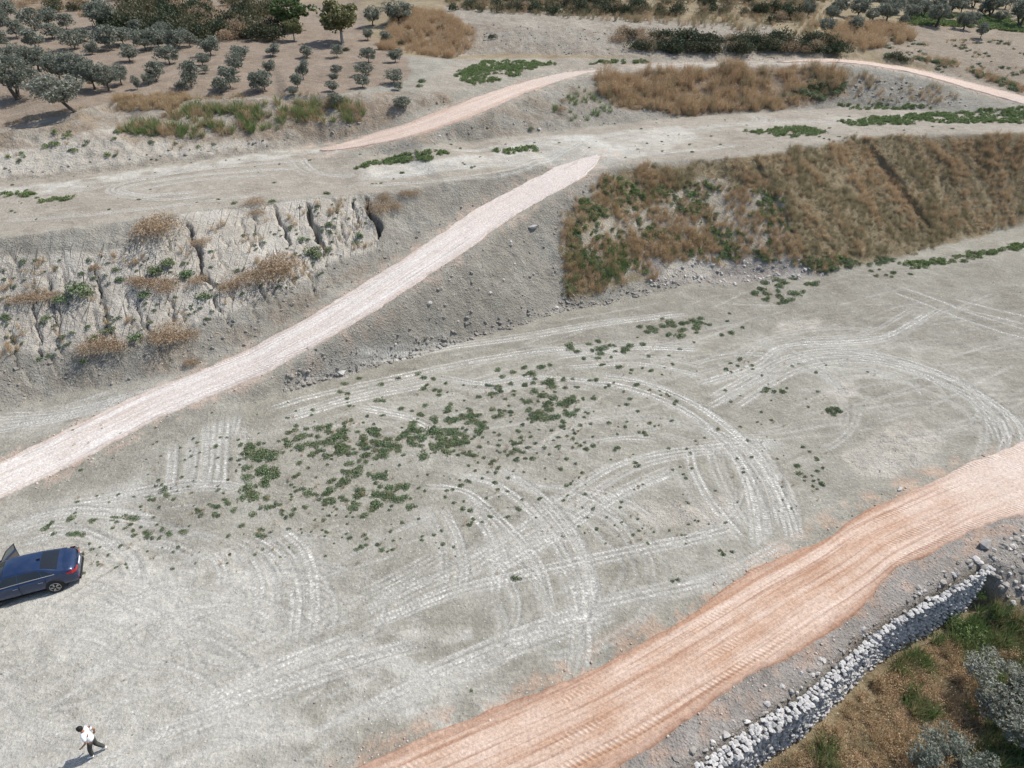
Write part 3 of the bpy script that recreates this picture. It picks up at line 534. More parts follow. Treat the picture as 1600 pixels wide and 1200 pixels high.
def road_material(name, base, light, dark, endcol, e0, e1, treads, grey=0.0):
    m, n, l, b = new_mat(name, .95, .1); t = NT(m); P = t.pos(); ac = t.attr('across'); al = t.attr('along'); ed = t.attr('edge')
    cmb = n.new('ShaderNodeCombineXYZ'); l.new(ac, cmb.inputs[0]); l.new(al, cmb.inputs[1]); V = cmb.outputs[0]
    st1 = t.noise(t.mapping(V, (1.7, .035, 1)), 1.0, 4, .6); st2 = t.noise(t.mapping(V, (6, .12, 1)), 1.0, 4, .6); n1 = t.noise(P, .45, 3, .6); n3 = t.noise(P, 7, 6, .78)
    c = t.mix(t.ramp(t.math('ADD', st1, t.math('MULTIPLY', n1, .5)), .58, .92), base, light)
    rut = t.math('ABSOLUTE', t.math('SUBTRACT', t.math('ABSOLUTE', t.math('ADD', ac, t.math('MULTIPLY', t.math('SUBTRACT', t.noise(t.mapping(V, (0, .12, 1)), 1.0, 2), .5), 1.2))), .82)); c = t.mix(t.math('MULTIPLY', t.ramp(rut, .1, .42, .75, 0), t.ramp(n1, .3, .6, .3, 1)), c, light)
    c = t.mix(t.ramp(st2, .48, .68, 0, .75), c, dark); c = t.mix(t.math('MULTIPLY', t.ramp(ed, .72, .98), t.ramp(n1, .35, .65, .3, 1)), c, dark)
    c = t.mix(t.math('MULTIPLY', t.ramp(al, e0, e1), t.ramp(n1, .2, .55, .55, 1)), c, endcol)
    if grey: c = t.mix(t.math('MULTIPLY', t.ramp(st1, .55, .72), t.ramp(t.noise(P, .3, 3), .5, .6, 0, grey)), c, (.27, .25, .22))
    v = t.ramp(n3, .28, .72, .62, 1.36); c = t.scale_col(c, v)
    spk = t.voro(P, 8); c = t.mix(t.math('MULTIPLY', t.ramp(spk, .05, .12, .8, 0), t.ramp(t.noise(P, 1.3, 3), .45, .6)), c, (.68, .62, .57))
    l.new(c, b.inputs['Base Color'])
    h = t.math('ADD', t.math('MULTIPLY', n3, .85), t.math('MULTIPLY', st2, .5))
    for pos, wd, frq, lo in treads:      # cleat prints of the roller and the excavator
        band = t.ramp(t.math('ABSOLUTE', t.math('SUBTRACT', ac, t.math('MULTIPLY_ADD', t.math('SINE', t.math('MULTIPLY', al, .05)), .3, pos))), wd, wd * .8)
        band = t.math('MULTIPLY', band, t.ramp(t.noise(t.mapping(V, (.2, .12, 1)), 1.0, 2), lo, lo + .08))
        h = t.math('ADD', h, t.math('MULTIPLY', t.math('SINE', t.math('MULTIPLY', t.math('ADD', al, t.math('MULTIPLY', ac, .5)), frq)), t.math('MULTIPLY', t.math('MULTIPLY', band, t.ramp(n3, .35, .65, .2, 1)), .34)))
    l.new(t.bump(h, .75, .09), b.inputs['Normal']); return m
M_near = road_material('orange_gravel', (.405, .255, .17), (.54, .425, .345), (.275, .15, .095), (.53, .44, .375), 52, 62, ((1.95, .24, 27, .35), (.9, .2, 30, .5), (-1.6, .22, 29, .42), (-.6, .2, 29, .52)))
M_ramp = road_material('pale_pink_gravel', (.51, .45, .40), (.60, .57, .53), (.41, .325, .27), (.54, .475, .425), 70, 80, ((1.35, .18, 33, .5), (-1.3, .18, 33, .52)), .75)
M_upper = road_material('pink_gravel', (.46, .355, .29), (.53, .445, .38), (.38, .27, .21), (.46, .39, .335), 26, 30, ((1, .2, 20, .5),))
def sub(L, a, b): n = len(L); return L[int(a * n):max(int(b * n), int(a * n) + 2)]
road('gravel_road', NEAR, NEAR_HW, NEAR_HW, M_near, 3, rag=.3, taper=2)
road('gravel_ramp_road', RAMP, (1.8, 1.9, 1.9, 1.95, 2.0), (1.8, 1.8, 1.75, 1.7, 1.7), M_ramp, 13, rag=.3, taper=4)
iu = int(np.argmin(np.hypot(*(UPPER[:, :2] - np.array(unproj(1010, 104, 13))).T))); iv = int(np.argmin(np.hypot(*(UPPER[:, :2] - np.array(unproj(1270, 95, 13.3))).T)))
road('gravel_upper_road', UPPER[:iu], (2.0, 2.2, 2.0, 1.5, .8), (1.6, 2.2, 2.0, 1.4, .7), M_upper, 23, na=34)
road('gravel_upper_road', UPPER[iv:], (.9, 1.7, 1.8, 1.8), (.8, 1.6, 1.7, 1.7), M_upper, 29, na=34)
# ------------------------------------------------------------------ foliage materials
def leaf_mat(name, a, b, c, dry=0.0, rough=.6, trans=.25):
    """a..b by leaf, c = tint towards which single plants drift"""
    m, n, l, bs = new_mat(name, rough, .25); t = NT(m)
    lv = t.attr('leaf'); rnd = n.new('ShaderNodeObjectInfo').outputs['Random']
    col = t.mix(lv, a, b); col = t.mix(t.ramp(rnd, 0, 1, 0, .55), col, c)
    l.new(col, bs.inputs['Base Color'])
    if trans:
        tr = n.new('ShaderNodeBsdfTranslucent'); l.new(col, tr.inputs['Color']); mx = n.new('ShaderNodeMixShader'); mx.inputs[0].default_value = trans
        l.new(bs.outputs[0], mx.inputs[1]); l.new(tr.outputs[0], mx.inputs[2]); l.new(mx.outputs[0], n['Material Output'].inputs['Surface'])
    return m
def plain(name, col, rough=.8, spec=.2, metal=0.0, var=0.0, scale=6):
    m, n, l, b = new_mat(name, rough, spec); b.inputs['Metallic'].default_value = metal
    if var:
        t = NT(m); f = t.ramp(t.noise(t.pos(), scale, 4, .65), .3, .7, 1 - var, 1 + var); l.new(t.scale_col(col, f), b.inputs['Base Color'])
    else: b.inputs['Base Color'].default_value = (*col, 1)
    return m
ML = {'olive': leaf_mat('olive_leaves', (.10, .115, .085), (.29, .305, .245), (.19, .205, .16)), 'silver': leaf_mat('silver_olive_leaves', (.14, .15, .115), (.34, .345, .28), (.25, .25, .20)),
      'fig': leaf_mat('broad_leaves', (.04, .085, .03), (.13, .19, .07), (.13, .14, .06)), 'pale_tree': leaf_mat('yellowing_leaves', (.10, .12, .05), (.23, .24, .11), (.21, .18, .09)),
      'dark': leaf_mat('thicket_leaves', (.022, .04, .02), (.075, .10, .05), (.10, .085, .05)), 'thorn': leaf_mat('thorny_scrub', (.09, .075, .045), (.19, .16, .09), (.13, .14, .07)),
      'weed': leaf_mat('weed_leaves', (.085, .135, .07), (.22, .29, .15), (.23, .235, .13)), 'grey_weed': leaf_mat('grey_weed_leaves', (.09, .14, .09), (.19, .25, .17), (.2, .2, .12)),
      'green': leaf_mat('green_shoots', (.10, .165, .055), (.23, .32, .12), (.23, .25, .12)), 'dry': leaf_mat('dry_grass', (.35, .245, .145), (.64, .49, .31), (.50, .34, .20), rough=.8),
      'straw': leaf_mat('straw', (.34, .25, .14), (.58, .47, .29), (.40, .28, .15), rough=.8), 'sage': leaf_mat('fading_weeds', (.21, .185, .10), (.43, .36, .22), (.29, .255, .15), rough=.8),
      'tan': leaf_mat('dry_thistle', (.25, .18, .115), (.50, .385, .26), (.37, .265, .17), rough=.8), 'bark': plain('bark', (.10, .085, .068), .9, .1, var=.35, scale=9), 'pale_bark': plain('pale_bark', (.30, .28, .25), .9, .1, var=.25, scale=9)}

# ------------------------------------------------------------------ foliage geometry
def leaf_mesh(name, c, ln, wd, mat, up=0.3, dirs=None, rng=RNG):
    """one small lozenge per leaf or leaf spray"""
    n = len(c); d = rng.normal(size=(n, 3)) if dirs is None else dirs + rng.normal(size=(n, 3)) * .25
    if dirs is None: d[:, 2] += up
    d /= np.linalg.norm(d, axis=1)[:, None] + 1e-9; s = np.cross(d, rng.normal(size=(n, 3))); s /= np.linalg.norm(s, axis=1)[:, None] + 1e-9
    ln = ln * rng.uniform(.6, 1.3, n)[:, None]; wd = wd * rng.uniform(.7, 1.3, n)[:, None]
    v = np.stack([c - d * ln / 2, c + s * wd / 2, c + d * ln / 2, c - s * wd / 2], 1).reshape(-1, 3)
    me = mesh_np(name, v, np.arange(n * 4).reshape(n, 4), mat)
    a = me.attributes.new('leaf', 'FLOAT', 'FACE'); a.data.foreach_set('value', rng.uniform(0, 1, n).astype(np.float32)); return me
def blade_mesh(name, base, tip, wd, mat, rng=RNG):
    n = len(base); d = tip - base; s = np.cross(d, rng.normal(size=(n, 3))); s /= np.linalg.norm(s, axis=1)[:, None] + 1e-9
    mid = base * .45 + tip * .55 + np.array([0, 0, .06]) * np.linalg.norm(d, axis=1)[:, None]
    v = np.stack([base - s * wd, base + s * wd, mid + s * wd * .8, tip, mid - s * wd * .8], 1).reshape(-1, 3)
    i = np.arange(n)[:, None] * 5; f = np.concatenate([i + [0, 1, 2], i + [0, 2, 4], i + [4, 2, 3]])
    me = mesh_np(name, v, f, mat); a = me.attributes.new('leaf', 'FLOAT', 'FACE'); lv = rng.uniform(0, 1, n).astype(np.float32); a.data.foreach_set('value', np.concatenate([lv, lv, lv])); return me
def join_meshes(name, mes):
    """append meshes (keeps materials and the leaf value)"""
    bm = bmesh.new(); mats = []
    out = bpy.data.meshes.new(name)
    for m in mes:
        o = len(bm.faces); bm.from_mesh(m); bm.faces.ensure_lookup_table()
        mats.append(m.materials[0])
        for f in bm.faces[o:]: f.material_index = len(mats) - 1
    bm.to_mesh(out); bm.free()
    for m in mats: out.materials.append(m)
    return out
def tube(verts, faces, pts, rad, seg=6):
    """append a tapered tube"""
    b0 = len(verts); n = len(pts)
    for i, (p, r) in enumerate(zip(pts, rad)):
        p = Vector(p); d = (Vector(pts[min(i + 1, n - 1)]) - Vector(pts[max(i - 1, 0)])).normalized(); u = d.orthogonal().normalized(); w = d.cross(u)
        for k in range(seg):
            a = 2 * math.pi * k / seg; verts.append(tuple(p + (u * math.cos(a) + w * math.sin(a)) * r))
    for i in range(n - 1):
        for k in range(seg): a = b0 + i * seg + k; b = b0 + i * seg + (k + 1) % seg; faces.append((a, b, b + seg, a + seg))
    faces.append(tuple(b0 + k for k in range(seg))[::-1]); faces.append(tuple(b0 + (n - 1) * seg + k for k in range(seg)))
def pymesh(name, v, f, mat, smooth=False):
    me = bpy.data.meshes.new(name); me.from_pydata(v, [], f); me.update(); me.materials.append(mat)
    if smooth:
        for p in me.polygons: p.use_smooth = True
    return me

def tree_proto(seed, leafmat, bark, nclump, nleaf, ln, wd, trunk_h=.30, spread=.5, low=.28, lean=(0, 0), clump_r=.16, trunk_r=.035, multi=1):
    """unit-high tree: returns (trunk mesh, crown mesh); spread is the crown radius"""
    rg = np.random.default_rng(seed); rr = random.Random(seed); v, f = [], []; C0 = []
    ctr = np.array([lean[0], lean[1], low + (1 - low) * .5]); rad = np.array([spread, spread, (1 - low) * .5])
    for i in range(nclump):
        p = rg.normal(size=3); p /= np.linalg.norm(p); p[2] = p[2] * .85 + .12; r = rr.uniform(.45, 1.0) ** .6
        q = ctr + p * rad * (r * .86) + rg.normal(size=3) * .02; lob = 1 + .22 * math.sin(3 * math.atan2(p[1], p[0]) + seed) * (1 - abs(p[2]))
        q[:2] = ctr[:2] + (q[:2] - ctr[:2]) * lob; C0.append(q)
    C0 = np.array(C0); L = []
    for q in C0:
        cr = clump_r * rr.uniform(.6, 1.25); k = int(nleaf / nclump * rr.uniform(.6, 1.4)); d = rg.normal(size=(k, 3)); d /= np.linalg.norm(d, axis=1)[:, None]
        L.append(q + d * (rg.uniform(.3, 1, (k, 1)) ** .5) * cr * np.array([1, 1, .8]))
    L = np.concatenate(L); L[:, 2] = np.maximum(L[:, 2], .1)
    crown = leaf_mesh('crown', L, ln, wd, leafmat, rng=rg)
    for mth in range(multi):
        a = rr.uniform(0, 6.28); fx, fy = (0, 0) if multi == 1 else (.05 * math.cos(a), .05 * math.sin(a))
        fork = Vector((lean[0] * .7 + fx * 2, lean[1] * .7 + fy * 2, trunk_h)); b = Vector((fx * .6, fy * .6, -.06))
        mid = b.lerp(fork, .55) + Vector((rr.uniform(-.02, .02), rr.uniform(-.02, .02), 0))
        tube(v, f, [b, b + Vector((0, 0, .08)), mid, fork], [trunk_r * 1.7, trunk_r * 1.15, trunk_r, trunk_r * .85], 7)
        for i in range(5 if multi == 1 else 3):
            q = Vector(C0[rr.randrange(nclump)]); m1 = fork.lerp(q, .5) + Vector((0, 0, .03)); tube(v, f, [fork, m1, q], [trunk_r * .6, trunk_r * .4, trunk_r * .14], 5)
            q2 = Vector(C0[rr.randrange(nclump)]); tube(v, f, [m1, m1.lerp(q2, .9)], [trunk_r * .35, trunk_r * .12], 4)
    return pymesh('trunk', v, f, bark, True), crown
def plant_tree(name, proto, xy, h, w=None, rz=None, label='', cat='tree', group=None, sink=.0):
    x, y = xy; o = empty(name, (x, y, float(gz(x, y)) - sink), random.uniform(0, 6.28) if rz is None else rz); s = (w if w else h); o.scale = (s * random.uniform(.85, 1.15), s * random.uniform(.85, 1.15), h)
    for nm, me in zip(('trunk', 'crown'), proto): link(nm, me, o)
    return tag(o, label, cat, group)
def bush_mesh(name, seed, mat, nleaf=420, ln=.16, wd=.07, dome=.75, lobes=7, twig=None):
    """unit-radius bush of several lobes standing on the ground"""
    rg = np.random.default_rng(seed); L = []
    for i in range(lobes):
        a = rg.uniform(0, 6.28); r = rg.uniform(.1, .5) if i else 0; s = rg.uniform(.32, .55) * (1.25 if i == 0 else 1); k = int(nleaf / lobes); d = rg.normal(size=(k, 3)); d /= np.linalg.norm(d, axis=1)[:, None]; d[:, 2] = np.abs(d[:, 2]) - .15
        L.append(np.array([r * math.cos(a), r * math.sin(a), s * .45 * dome]) + d * (rg.uniform(.35, 1, (k, 1)) ** .5) * s * np.array([1, 1, dome * 1.15]))
    L = np.concatenate(L); L[:, 2] = np.maximum(L[:, 2], .02); return leaf_mesh(name, L, ln, wd, mat, .5, rng=rg)
def tuft_mesh(name, seed, mat, n=26, spread=.35, h=1.0, lean=.55, wd=.012, base_r=.16):
    rg = np.random.default_rng(seed); a = rg.uniform(0, 6.28, n); r = rg.uniform(0, 1, n) ** .5 * base_r
    b = np.stack([np.cos(a) * r, np.sin(a) * r, np.full(n, -.03)], 1); a2 = a + rg.normal(0, .7, n); l = rg.uniform(.1, 1, n) * lean
    t = b + np.stack([np.cos(a2) * l, np.sin(a2) * l, h * rg.uniform(.45, 1, n)], 1); return blade_mesh(name, b, t, wd, mat, rg)
def brush_mesh(name, seed, mat, matb, nst=30, nhead=120, h=1.0, r=.46, wd=.008, hs=.06):
    """dry weed with many small seed heads"""
    rg = np.random.default_rng(seed); a = rg.uniform(0, 6.28, nst); l = rg.uniform(0, 1, nst) ** .6 * r
    b = np.stack([np.cos(a) * l * .3, np.sin(a) * l * .3, np.full(nst, -.03)], 1); t = np.stack([np.cos(a) * l, np.sin(a) * l, h * rg.uniform(.55, 1, nst)], 1)
    st = blade_mesh(name + '_s', b, t, wd, mat, rg); k = rg.integers(0, nst, nhead); f = rg.uniform(.45, 1.02, (nhead, 1)); p = b[k] * (1 - f) + t[k] * f + rg.normal(0, .06, (nhead, 3))
    return join_meshes(name, [st, leaf_mesh(name + '_h', p, hs, hs * .55, matb, .4, rng=rg)])

# ------------------------------------------------------------------ scatter of uncountable cover (geometry nodes)
def scatter(name, meshes, pts, scl, label, cat, parent=None, tilt=.12, zoff=0.0, align=False):
    n = len(pts); pts = np.asarray(pts); z = gz(pts[:, 0], pts[:, 1]) + zoff
    me = bpy.data.meshes.new(name); me.vertices.add(n); me.vertices.foreach_set('co', np.stack([pts[:, 0], pts[:, 1], z], 1).astype(np.float32).ravel())
    rot = np.stack([RNG.normal(0, tilt, n), RNG.normal(0, tilt, n), RNG.uniform(0, 6.28, n)], 1).astype(np.float32)
    a = me.attributes.new('rot', 'FLOAT_VECTOR', 'POINT'); a.data.foreach_set('vector', rot.ravel())
    scl = np.asarray(scl, np.float32); scl = np.repeat(scl[:, None], 3, 1) if scl.ndim == 1 else scl
    a = me.attributes.new('scl', 'FLOAT_VECTOR', 'POINT'); a.data.foreach_set('vector', scl.ravel())
    a = me.attributes.new('pick', 'INT', 'POINT'); a.data.foreach_set('value', RNG.integers(0, len(meshes), n).astype(np.int32))
    o = link(name, me, parent); ng = bpy.data.node_groups.new(name, 'GeometryNodeTree'); N, Lk = ng.nodes, ng.links
    ng.interface.new_socket('Geometry', in_out='INPUT', socket_type='NodeSocketGeometry'); ng.interface.new_socket('Geometry', in_out='OUTPUT', socket_type='NodeSocketGeometry')
    gi, go = N.new('NodeGroupInput'), N.new('NodeGroupOutput'); jn = N.new('GeometryNodeJoinGeometry')
    for m in meshes:
        po = bpy.data.objects.new(m.name, m); oi = N.new('GeometryNodeObjectInfo'); oi.inputs['Object'].default_value = po; oi.inputs['As Instance'].default_value = True; Lk.new(oi.outputs['Geometry'], jn.inputs[0])
    ip = N.new('GeometryNodeInstanceOnPoints'); Lk.new(gi.outputs[0], ip.inputs['Points']); Lk.new(jn.outputs[0], ip.inputs['Instance']); ip.inputs['Pick Instance'].default_value = True
    def at(nm, ty, out):
        q = N.new('GeometryNodeInputNamedAttribute'); q.data_type = ty; q.inputs['Name'].default_value = nm; return q.outputs['Attribute']
    Lk.new(at('pick', 'INT', 0), ip.inputs['Instance Index']); Lk.new(at('scl', 'FLOAT_VECTOR', 0), ip.inputs['Scale'])
    e2r = N.new('FunctionNodeEulerToRotation'); Lk.new(at('rot', 'FLOAT_VECTOR', 0), e2r.inputs[0]); Lk.new(e2r.outputs[0], ip.inputs['Rotation']); Lk.new(ip.outputs[0], go.inputs[0])
    md = o.modifiers.new('scatter', 'NODES'); md.node_group = ng
    return tag(o, label, cat, kind='stuff')
def fill(poly, dens, noise=None, jit=.5, world=False, seed=0):
    """points in a plan polygon; noise=(scale, lo, hi) thins them into clumps"""
    P = poly if world else poly_w(poly); a = np.array(P); x0, y0 = a.min(0); x1, y1 = a.max(0); n = int((x1 - x0) * (y1 - y0) * dens)
    p = np.stack([RNG.uniform(x0, x1, n), RNG.uniform(y0, y1, n)], 1); k = inside(P, p[:, 0] + jit * fbm(p[:, 0] / 2, p[:, 1] / 2, 301, 3), p[:, 1] + jit * fbm(p[:, 0] / 2, p[:, 1] / 2, 305, 3)); p = p[k]
    if noise: f = fbm(p[:, 0] / noise[0], p[:, 1] / noise[0], 311 + seed, 4, .6); p = p[RNG.uniform(0, 1, len(p)) < sstep(noise[1], noise[2], f)]
    return p
def off_roads(p, extra=.1):
    k = np.ones(len(p), bool)
    for L, hw in ((RAMP, 2.1), (UPPER, 2.2), (NEAR, 2.6)): k &= np.min(np.hypot(p[:, None, 0] - L[None, :, 0], p[:, None, 1] - L[None, :, 1]), axis=1) > hw + extra
    return p[k]
def vary(p, a, b, ha, hb):
    n = len(p); k = np.clip(1 + 1.1 * fbm(p[:, 0] / 1.8, p[:, 1] / 1.8, 777, 3), .45, 1.7); w = RNG.uniform(a, b, n) * (.6 + .4 * k); return np.c_[w, w * RNG.uniform(.8, 1.2, n), RNG.uniform(ha, hb, n) * k]
def rs(n, a, b): return RNG.uniform(a, b, n)

PR = {'dry': [brush_mesh('dry_weed', i, ML['dry'], ML['dry']) for i in range(4)], 'straw': [brush_mesh('straw_weed', 10 + i, ML['straw'], ML['dry'], hs=.08) for i in range(3)], 'sage': [brush_mesh('fading_weed', 20 + i, ML['sage'], ML['sage']) for i in range(3)],
      'grass': [tuft_mesh('grass_tuft', 30 + i, ML['green'], n=30, lean=.6, wd=.018) for i in range(3)], 'hay': [tuft_mesh('hay_tuft', 40 + i, ML['straw'], n=28, lean=.7, wd=.014) for i in range(3)],
      'weed': [bush_mesh('weed_clump', 50 + i, ML['weed'], 250, .21, .10, .5, 8) for i in range(5)], 'gweed': [bush_mesh('grey_weed_clump', 60 + i, ML['grey_weed'], 80, .30, .15, .55, 5) for i in range(3)],
      'shoot': [bush_mesh('green_shoot', 70 + i, ML['green'], 80, .34, .15, .85, 5) for i in range(3)]}

# ------------------------------------------------------------------ dry and green cover on the banks
SLOPE = [(1000, 266), (1100, 252), (1180, 246), (1350, 217), (1740, 209), (1740, 318), (1600, 347), (1480, 374), (1400, 397), (1330, 412), (1250, 385), (1225, 310), (1100, 290), (1010, 305)]
p = fill(SLOPE, 13, (3.0, -.7, -.2), 1.2); f = fbm((p[:, 0] + .35 * p[:, 1]) / 1.6, (p[:, 1]) / 7, 401, 4) + .5 * fbm(p[:, 0] / 7, p[:, 1] / 7, 407, 2) + RNG.normal(0, .22, len(p)); d = f > .02
scatter('dry_weeds', PR['dry'] + PR['straw'][:1], p[d], vary(p[d], .45, .95, .28, .58), 'rust brown dry weeds covering the long slope above the plot', 'weeds')
scatter('fading_weeds', PR['sage'], p[~d], vary(p[~d], .45, .85, .25, .5), 'olive grey fading weeds in streaks down the long slope', 'weeds')
PATCHY = [(885, 335), (960, 272), (1010, 270), (1100, 288), (1230, 305), (1255, 385), (1335, 412), (1275, 426), (1165, 402), (1040, 405), (940, 452), (872, 462)]
p = fill(PATCHY, 15, (1.6, -.35, .25), 1.6); scatter('dry_weeds', PR['dry'] + PR['hay'], p, rs(len(p), .35, .75), 'patchy tan dry weeds on the chalky slope beside the ramp', 'weeds')
p = fill(PATCHY, 16, (1.3, -.15, .3), seed=4); scatter('green_weeds', PR['shoot'] + PR['weed'][:2], p, rs(len(p), .2, .5), 'bright green weeds among dry ones on the chalky slope', 'weeds')
p = fill([(880, 400), (960, 380), (1010, 400), (960, 445), (875, 460)], 10, (1.2, -.3, .2), seed=2); scatter('green_grass', PR['grass'], p, rs(len(p), .4, .8), 'bright green grass at the foot of the chalky slope', 'grass')
p = fill([(970, 400), (985, 365), (1100, 360), (1130, 392), (1010, 408)], 12, (1.5, -.5, .1), seed=7); scatter('straw_grass', PR['hay'] + PR['straw'], p, rs(len(p), .5, .95), 'tall straw grass hanging over the white rubble', 'grass')
p = fill([(1240, 400), (1330, 405), (1400, 396), (1410, 406), (1330, 424), (1260, 426)], 6, (1.2, -.2, .3), seed=9); scatter('green_weeds', PR['weed'], p, rs(len(p), .25, .6), 'green weeds along the foot of the long brown slope', 'weeds')
BROWNB = [(922, 128), (950, 108), (1060, 103), (1300, 106), (1330, 122), (1290, 150), (1220, 172), (1066, 181), (965, 168), (935, 150)]
p = off_roads(fill(BROWNB, 7, (2.2, -.55, 0)), .4); scatter('dry_brush', PR['dry'] + PR['sage'][:1], p, vary(p, .7, 1.6, .5, 1.3), 'thick russet dry brush covering the bank below the upper road', 'brush')
p = fill([(1215, 150), (1260, 130), (1320, 122), (1330, 140), (1270, 155)], 4, (1.5, -.4, .1)); scatter('green_brush', PR['weed'], p, rs(len(p), .6, 1.0), 'dark green brush patch in the russet bank', 'brush')
p = off_roads(fill([(860, 170), (905, 135), (950, 165), (960, 180), (900, 196)], 4, (1.5, -.2, .3)), .3); scatter('green_grass', PR['grass'], p, rs(len(p), .4, .9), 'yellow green grass on the bank beside the upper road', 'grass')
p = fill([(1330, 115), (1440, 128), (1520, 155), (1440, 168), (1330, 160)], 5, (1.8, -.3, .3)); scatter('dry_weeds', PR['sage'] + PR['dry'], p, rs(len(p), .4, .9), 'sparse dry weeds on the grey bank under the road bend', 'weeds')
for i, (pl, lb) in enumerate((([(1160, 205), (1265, 198), (1290, 206), (1230, 219)], 'green weed strip on the middle terrace by its edge'), ([(1300, 190), (1420, 178), (1600, 168), (1740, 172), (1740, 197), (1500, 192), (1330, 197)], 'long bright green weed strip across the middle terrace'),
        ([(1308, 163), (1440, 163), (1465, 170), (1330, 172)], 'narrow green weed strip at the foot of the upper bank'), ([(548, 262), (620, 244), (700, 236), (715, 240), (625, 256), (560, 265)], 'green weed strip between wheel marks on the terrace'),
        ([(755, 237), (825, 227), (838, 234), (775, 240)], 'short green weed strip near the hairpin'), ([(705, 118), (760, 95), (850, 96), (872, 99), (800, 120), (740, 134)], 'bright green weed patch above the upper road'),
        ([(915, 99), (1010, 92), (1018, 98), (930, 102)], 'thin green weed strip beside the upper track'), ([(45, 316), (130, 303), (145, 308), (60, 321)], 'green weed strip near the left end of the terrace'),
        ([(1405, 413), (1480, 400), (1600, 378), (1640, 380), (1500, 410), (1420, 425)], 'green weeds along the foot of the slope by the plot'), ([(0, 302), (50, 300), (55, 306), (0, 308)], 'thin green weeds beside the terrace wheel marks'))):
    p = off_roads(fill(pl, 9, (1.3, -.55, .05), .7, seed=i), .2); scatter('green_weeds', PR['shoot'], p, rs(len(p), .25, .5), lb, 'weeds')
p = fill([(175, 205), (235, 190), (300, 168), (420, 165), (533, 158), (580, 168), (565, 188), (440, 205), (330, 212), (240, 218)], 15, (1.6, -.4, .2)); k = RNG.uniform(size=len(p)) < .35
scatter('green_grass', PR['grass'], p[k], rs(k.sum(), .5, 1.25), 'green grass on the ledge under the olive grove', 'grass'); scatter('straw_grass', PR['hay'] + PR['dry'][:2] + PR['sage'][:1], p[~k], rs((~k).sum(), .4, 1.0), 'straw grass on the ledge under the olive grove', 'grass')
p = fill([(165, 172), (180, 152), (285, 150), (300, 160), (270, 172), (180, 176)], 14, (1.5, -.8, -.2)); scatter('straw_grass', PR['straw'] + PR['hay'], p, rs(len(p), .4, .8), 'straw grass overhanging the small scarp of the grove', 'grass')
p = fill([(-60, 255), (0, 215), (150, 200), (270, 210), (420, 215), (420, 232), (150, 262), (-60, 285)], 1.6, (1.5, 0, .4)); scatter('bank_weeds', PR['gweed'] + PR['shoot'] + PR['hay'], p, rs(len(p), .3, .6), 'small weeds dotted over the white bank below the grove', 'weeds')
p = fill([(-60, 205), (0, 196), (170, 165), (600, 148), (600, 142), (300, 148), (160, 158), (0, 190), (-60, 198)], 5, (1.5, -.2, .3)); scatter('straw_grass', PR['hay'], p, rs(len(p), .3, .6), 'dry grass fringe along the edge of the olive grove', 'grass')
p = fill([(592, 78), (650, 84), (705, 93), (745, 74), (742, 44), (690, 22), (620, 16)], 7, (2, -.5, .1)); scatter('dry_brush', PR['dry'], p, rs(len(p), .7, 1.2), 'russet dry brush on the mound beside the grove', 'brush')
p = fill([(1340, 72), (1420, 95), (1590, 148), (1740, 190), (1740, 60), (1420, 62)], 2.2, (2.5, -.2, .4)); scatter('field_weeds', PR['hay'] + PR['gweed'], p, rs(len(p), .3, .6), 'sparse dry weeds on the stony field below the far olives', 'weeds')
p = fill([(1400, 38), (1500, 42), (1740, 62), (1740, 45), (1560, 25), (1420, 22)], 7, (3, -.5, 0)); scatter('green_grass', PR['shoot'], p, rs(len(p), .4, .7), 'bright green grass under the far olive trees', 'grass')
p = off_roads(fill([(1380, 88), (1480, 104), (1600, 146), (1640, 150), (1600, 136), (1480, 94)], 7, (1.6, -.3, .2)), .3); scatter('dry_brush', PR['dry'] + PR['weed'][:2], p, rs(len(p), .5, .9), 'dry brush hanging along the field edge above the road', 'brush')
p = fill([(700, 12), (780, 22), (1000, 38), (1180, 52), (1290, 62), (1300, -5), (690, -10)], 2.0, (2, -.3, .3)); scatter('dry_brush', PR['dry'][:2] + PR['sage'], p, rs(len(p), .7, 1.2), 'dry undergrowth on the hillside above the upper track', 'brush')
p = fill([(0, 20), (430, 50), (470, -5), (0, -5)], 1.0, (2, -.3, .3)); scatter('dry_brush', PR['hay'] + PR['dry'], p, rs(len(p), .6, 1.0), 'dry undergrowth round the thicket above the grove', 'brush')
p = fill([(1280, 75), (1300, 40), (1420, 45), (1430, 62), (1350, 80)], 5, (2, -.4, .2)); scatter('dry_brush', PR['dry'] + PR['straw'], p, rs(len(p), .9, 1.4), 'tall straw brush at the corner of the far field', 'brush')
# the marl bank
MARL = [(-100, 400), (120, 400), (260, 380), (400, 330), (560, 310), (590, 380), (470, 440), (330, 500), (130, 550), (-100, 580)]
p = fill(MARL, 3.4, (1.2, -.25, .4)); scatter('bank_weeds', PR['gweed'] + PR['weed'][:2] + PR['dry'][:1], p, rs(len(p), .15, .38), 'small weeds dotted over the cracked white bank', 'weeds')
p = fill(MARL, 6.0, (1.4, .0, .45), seed=12); scatter('straw_grass', PR['straw'] + PR['hay'] + PR['dry'][:1], p, rs(len(p), .3, .65), 'straw tufts gathered in bands on the cracked white bank', 'grass')
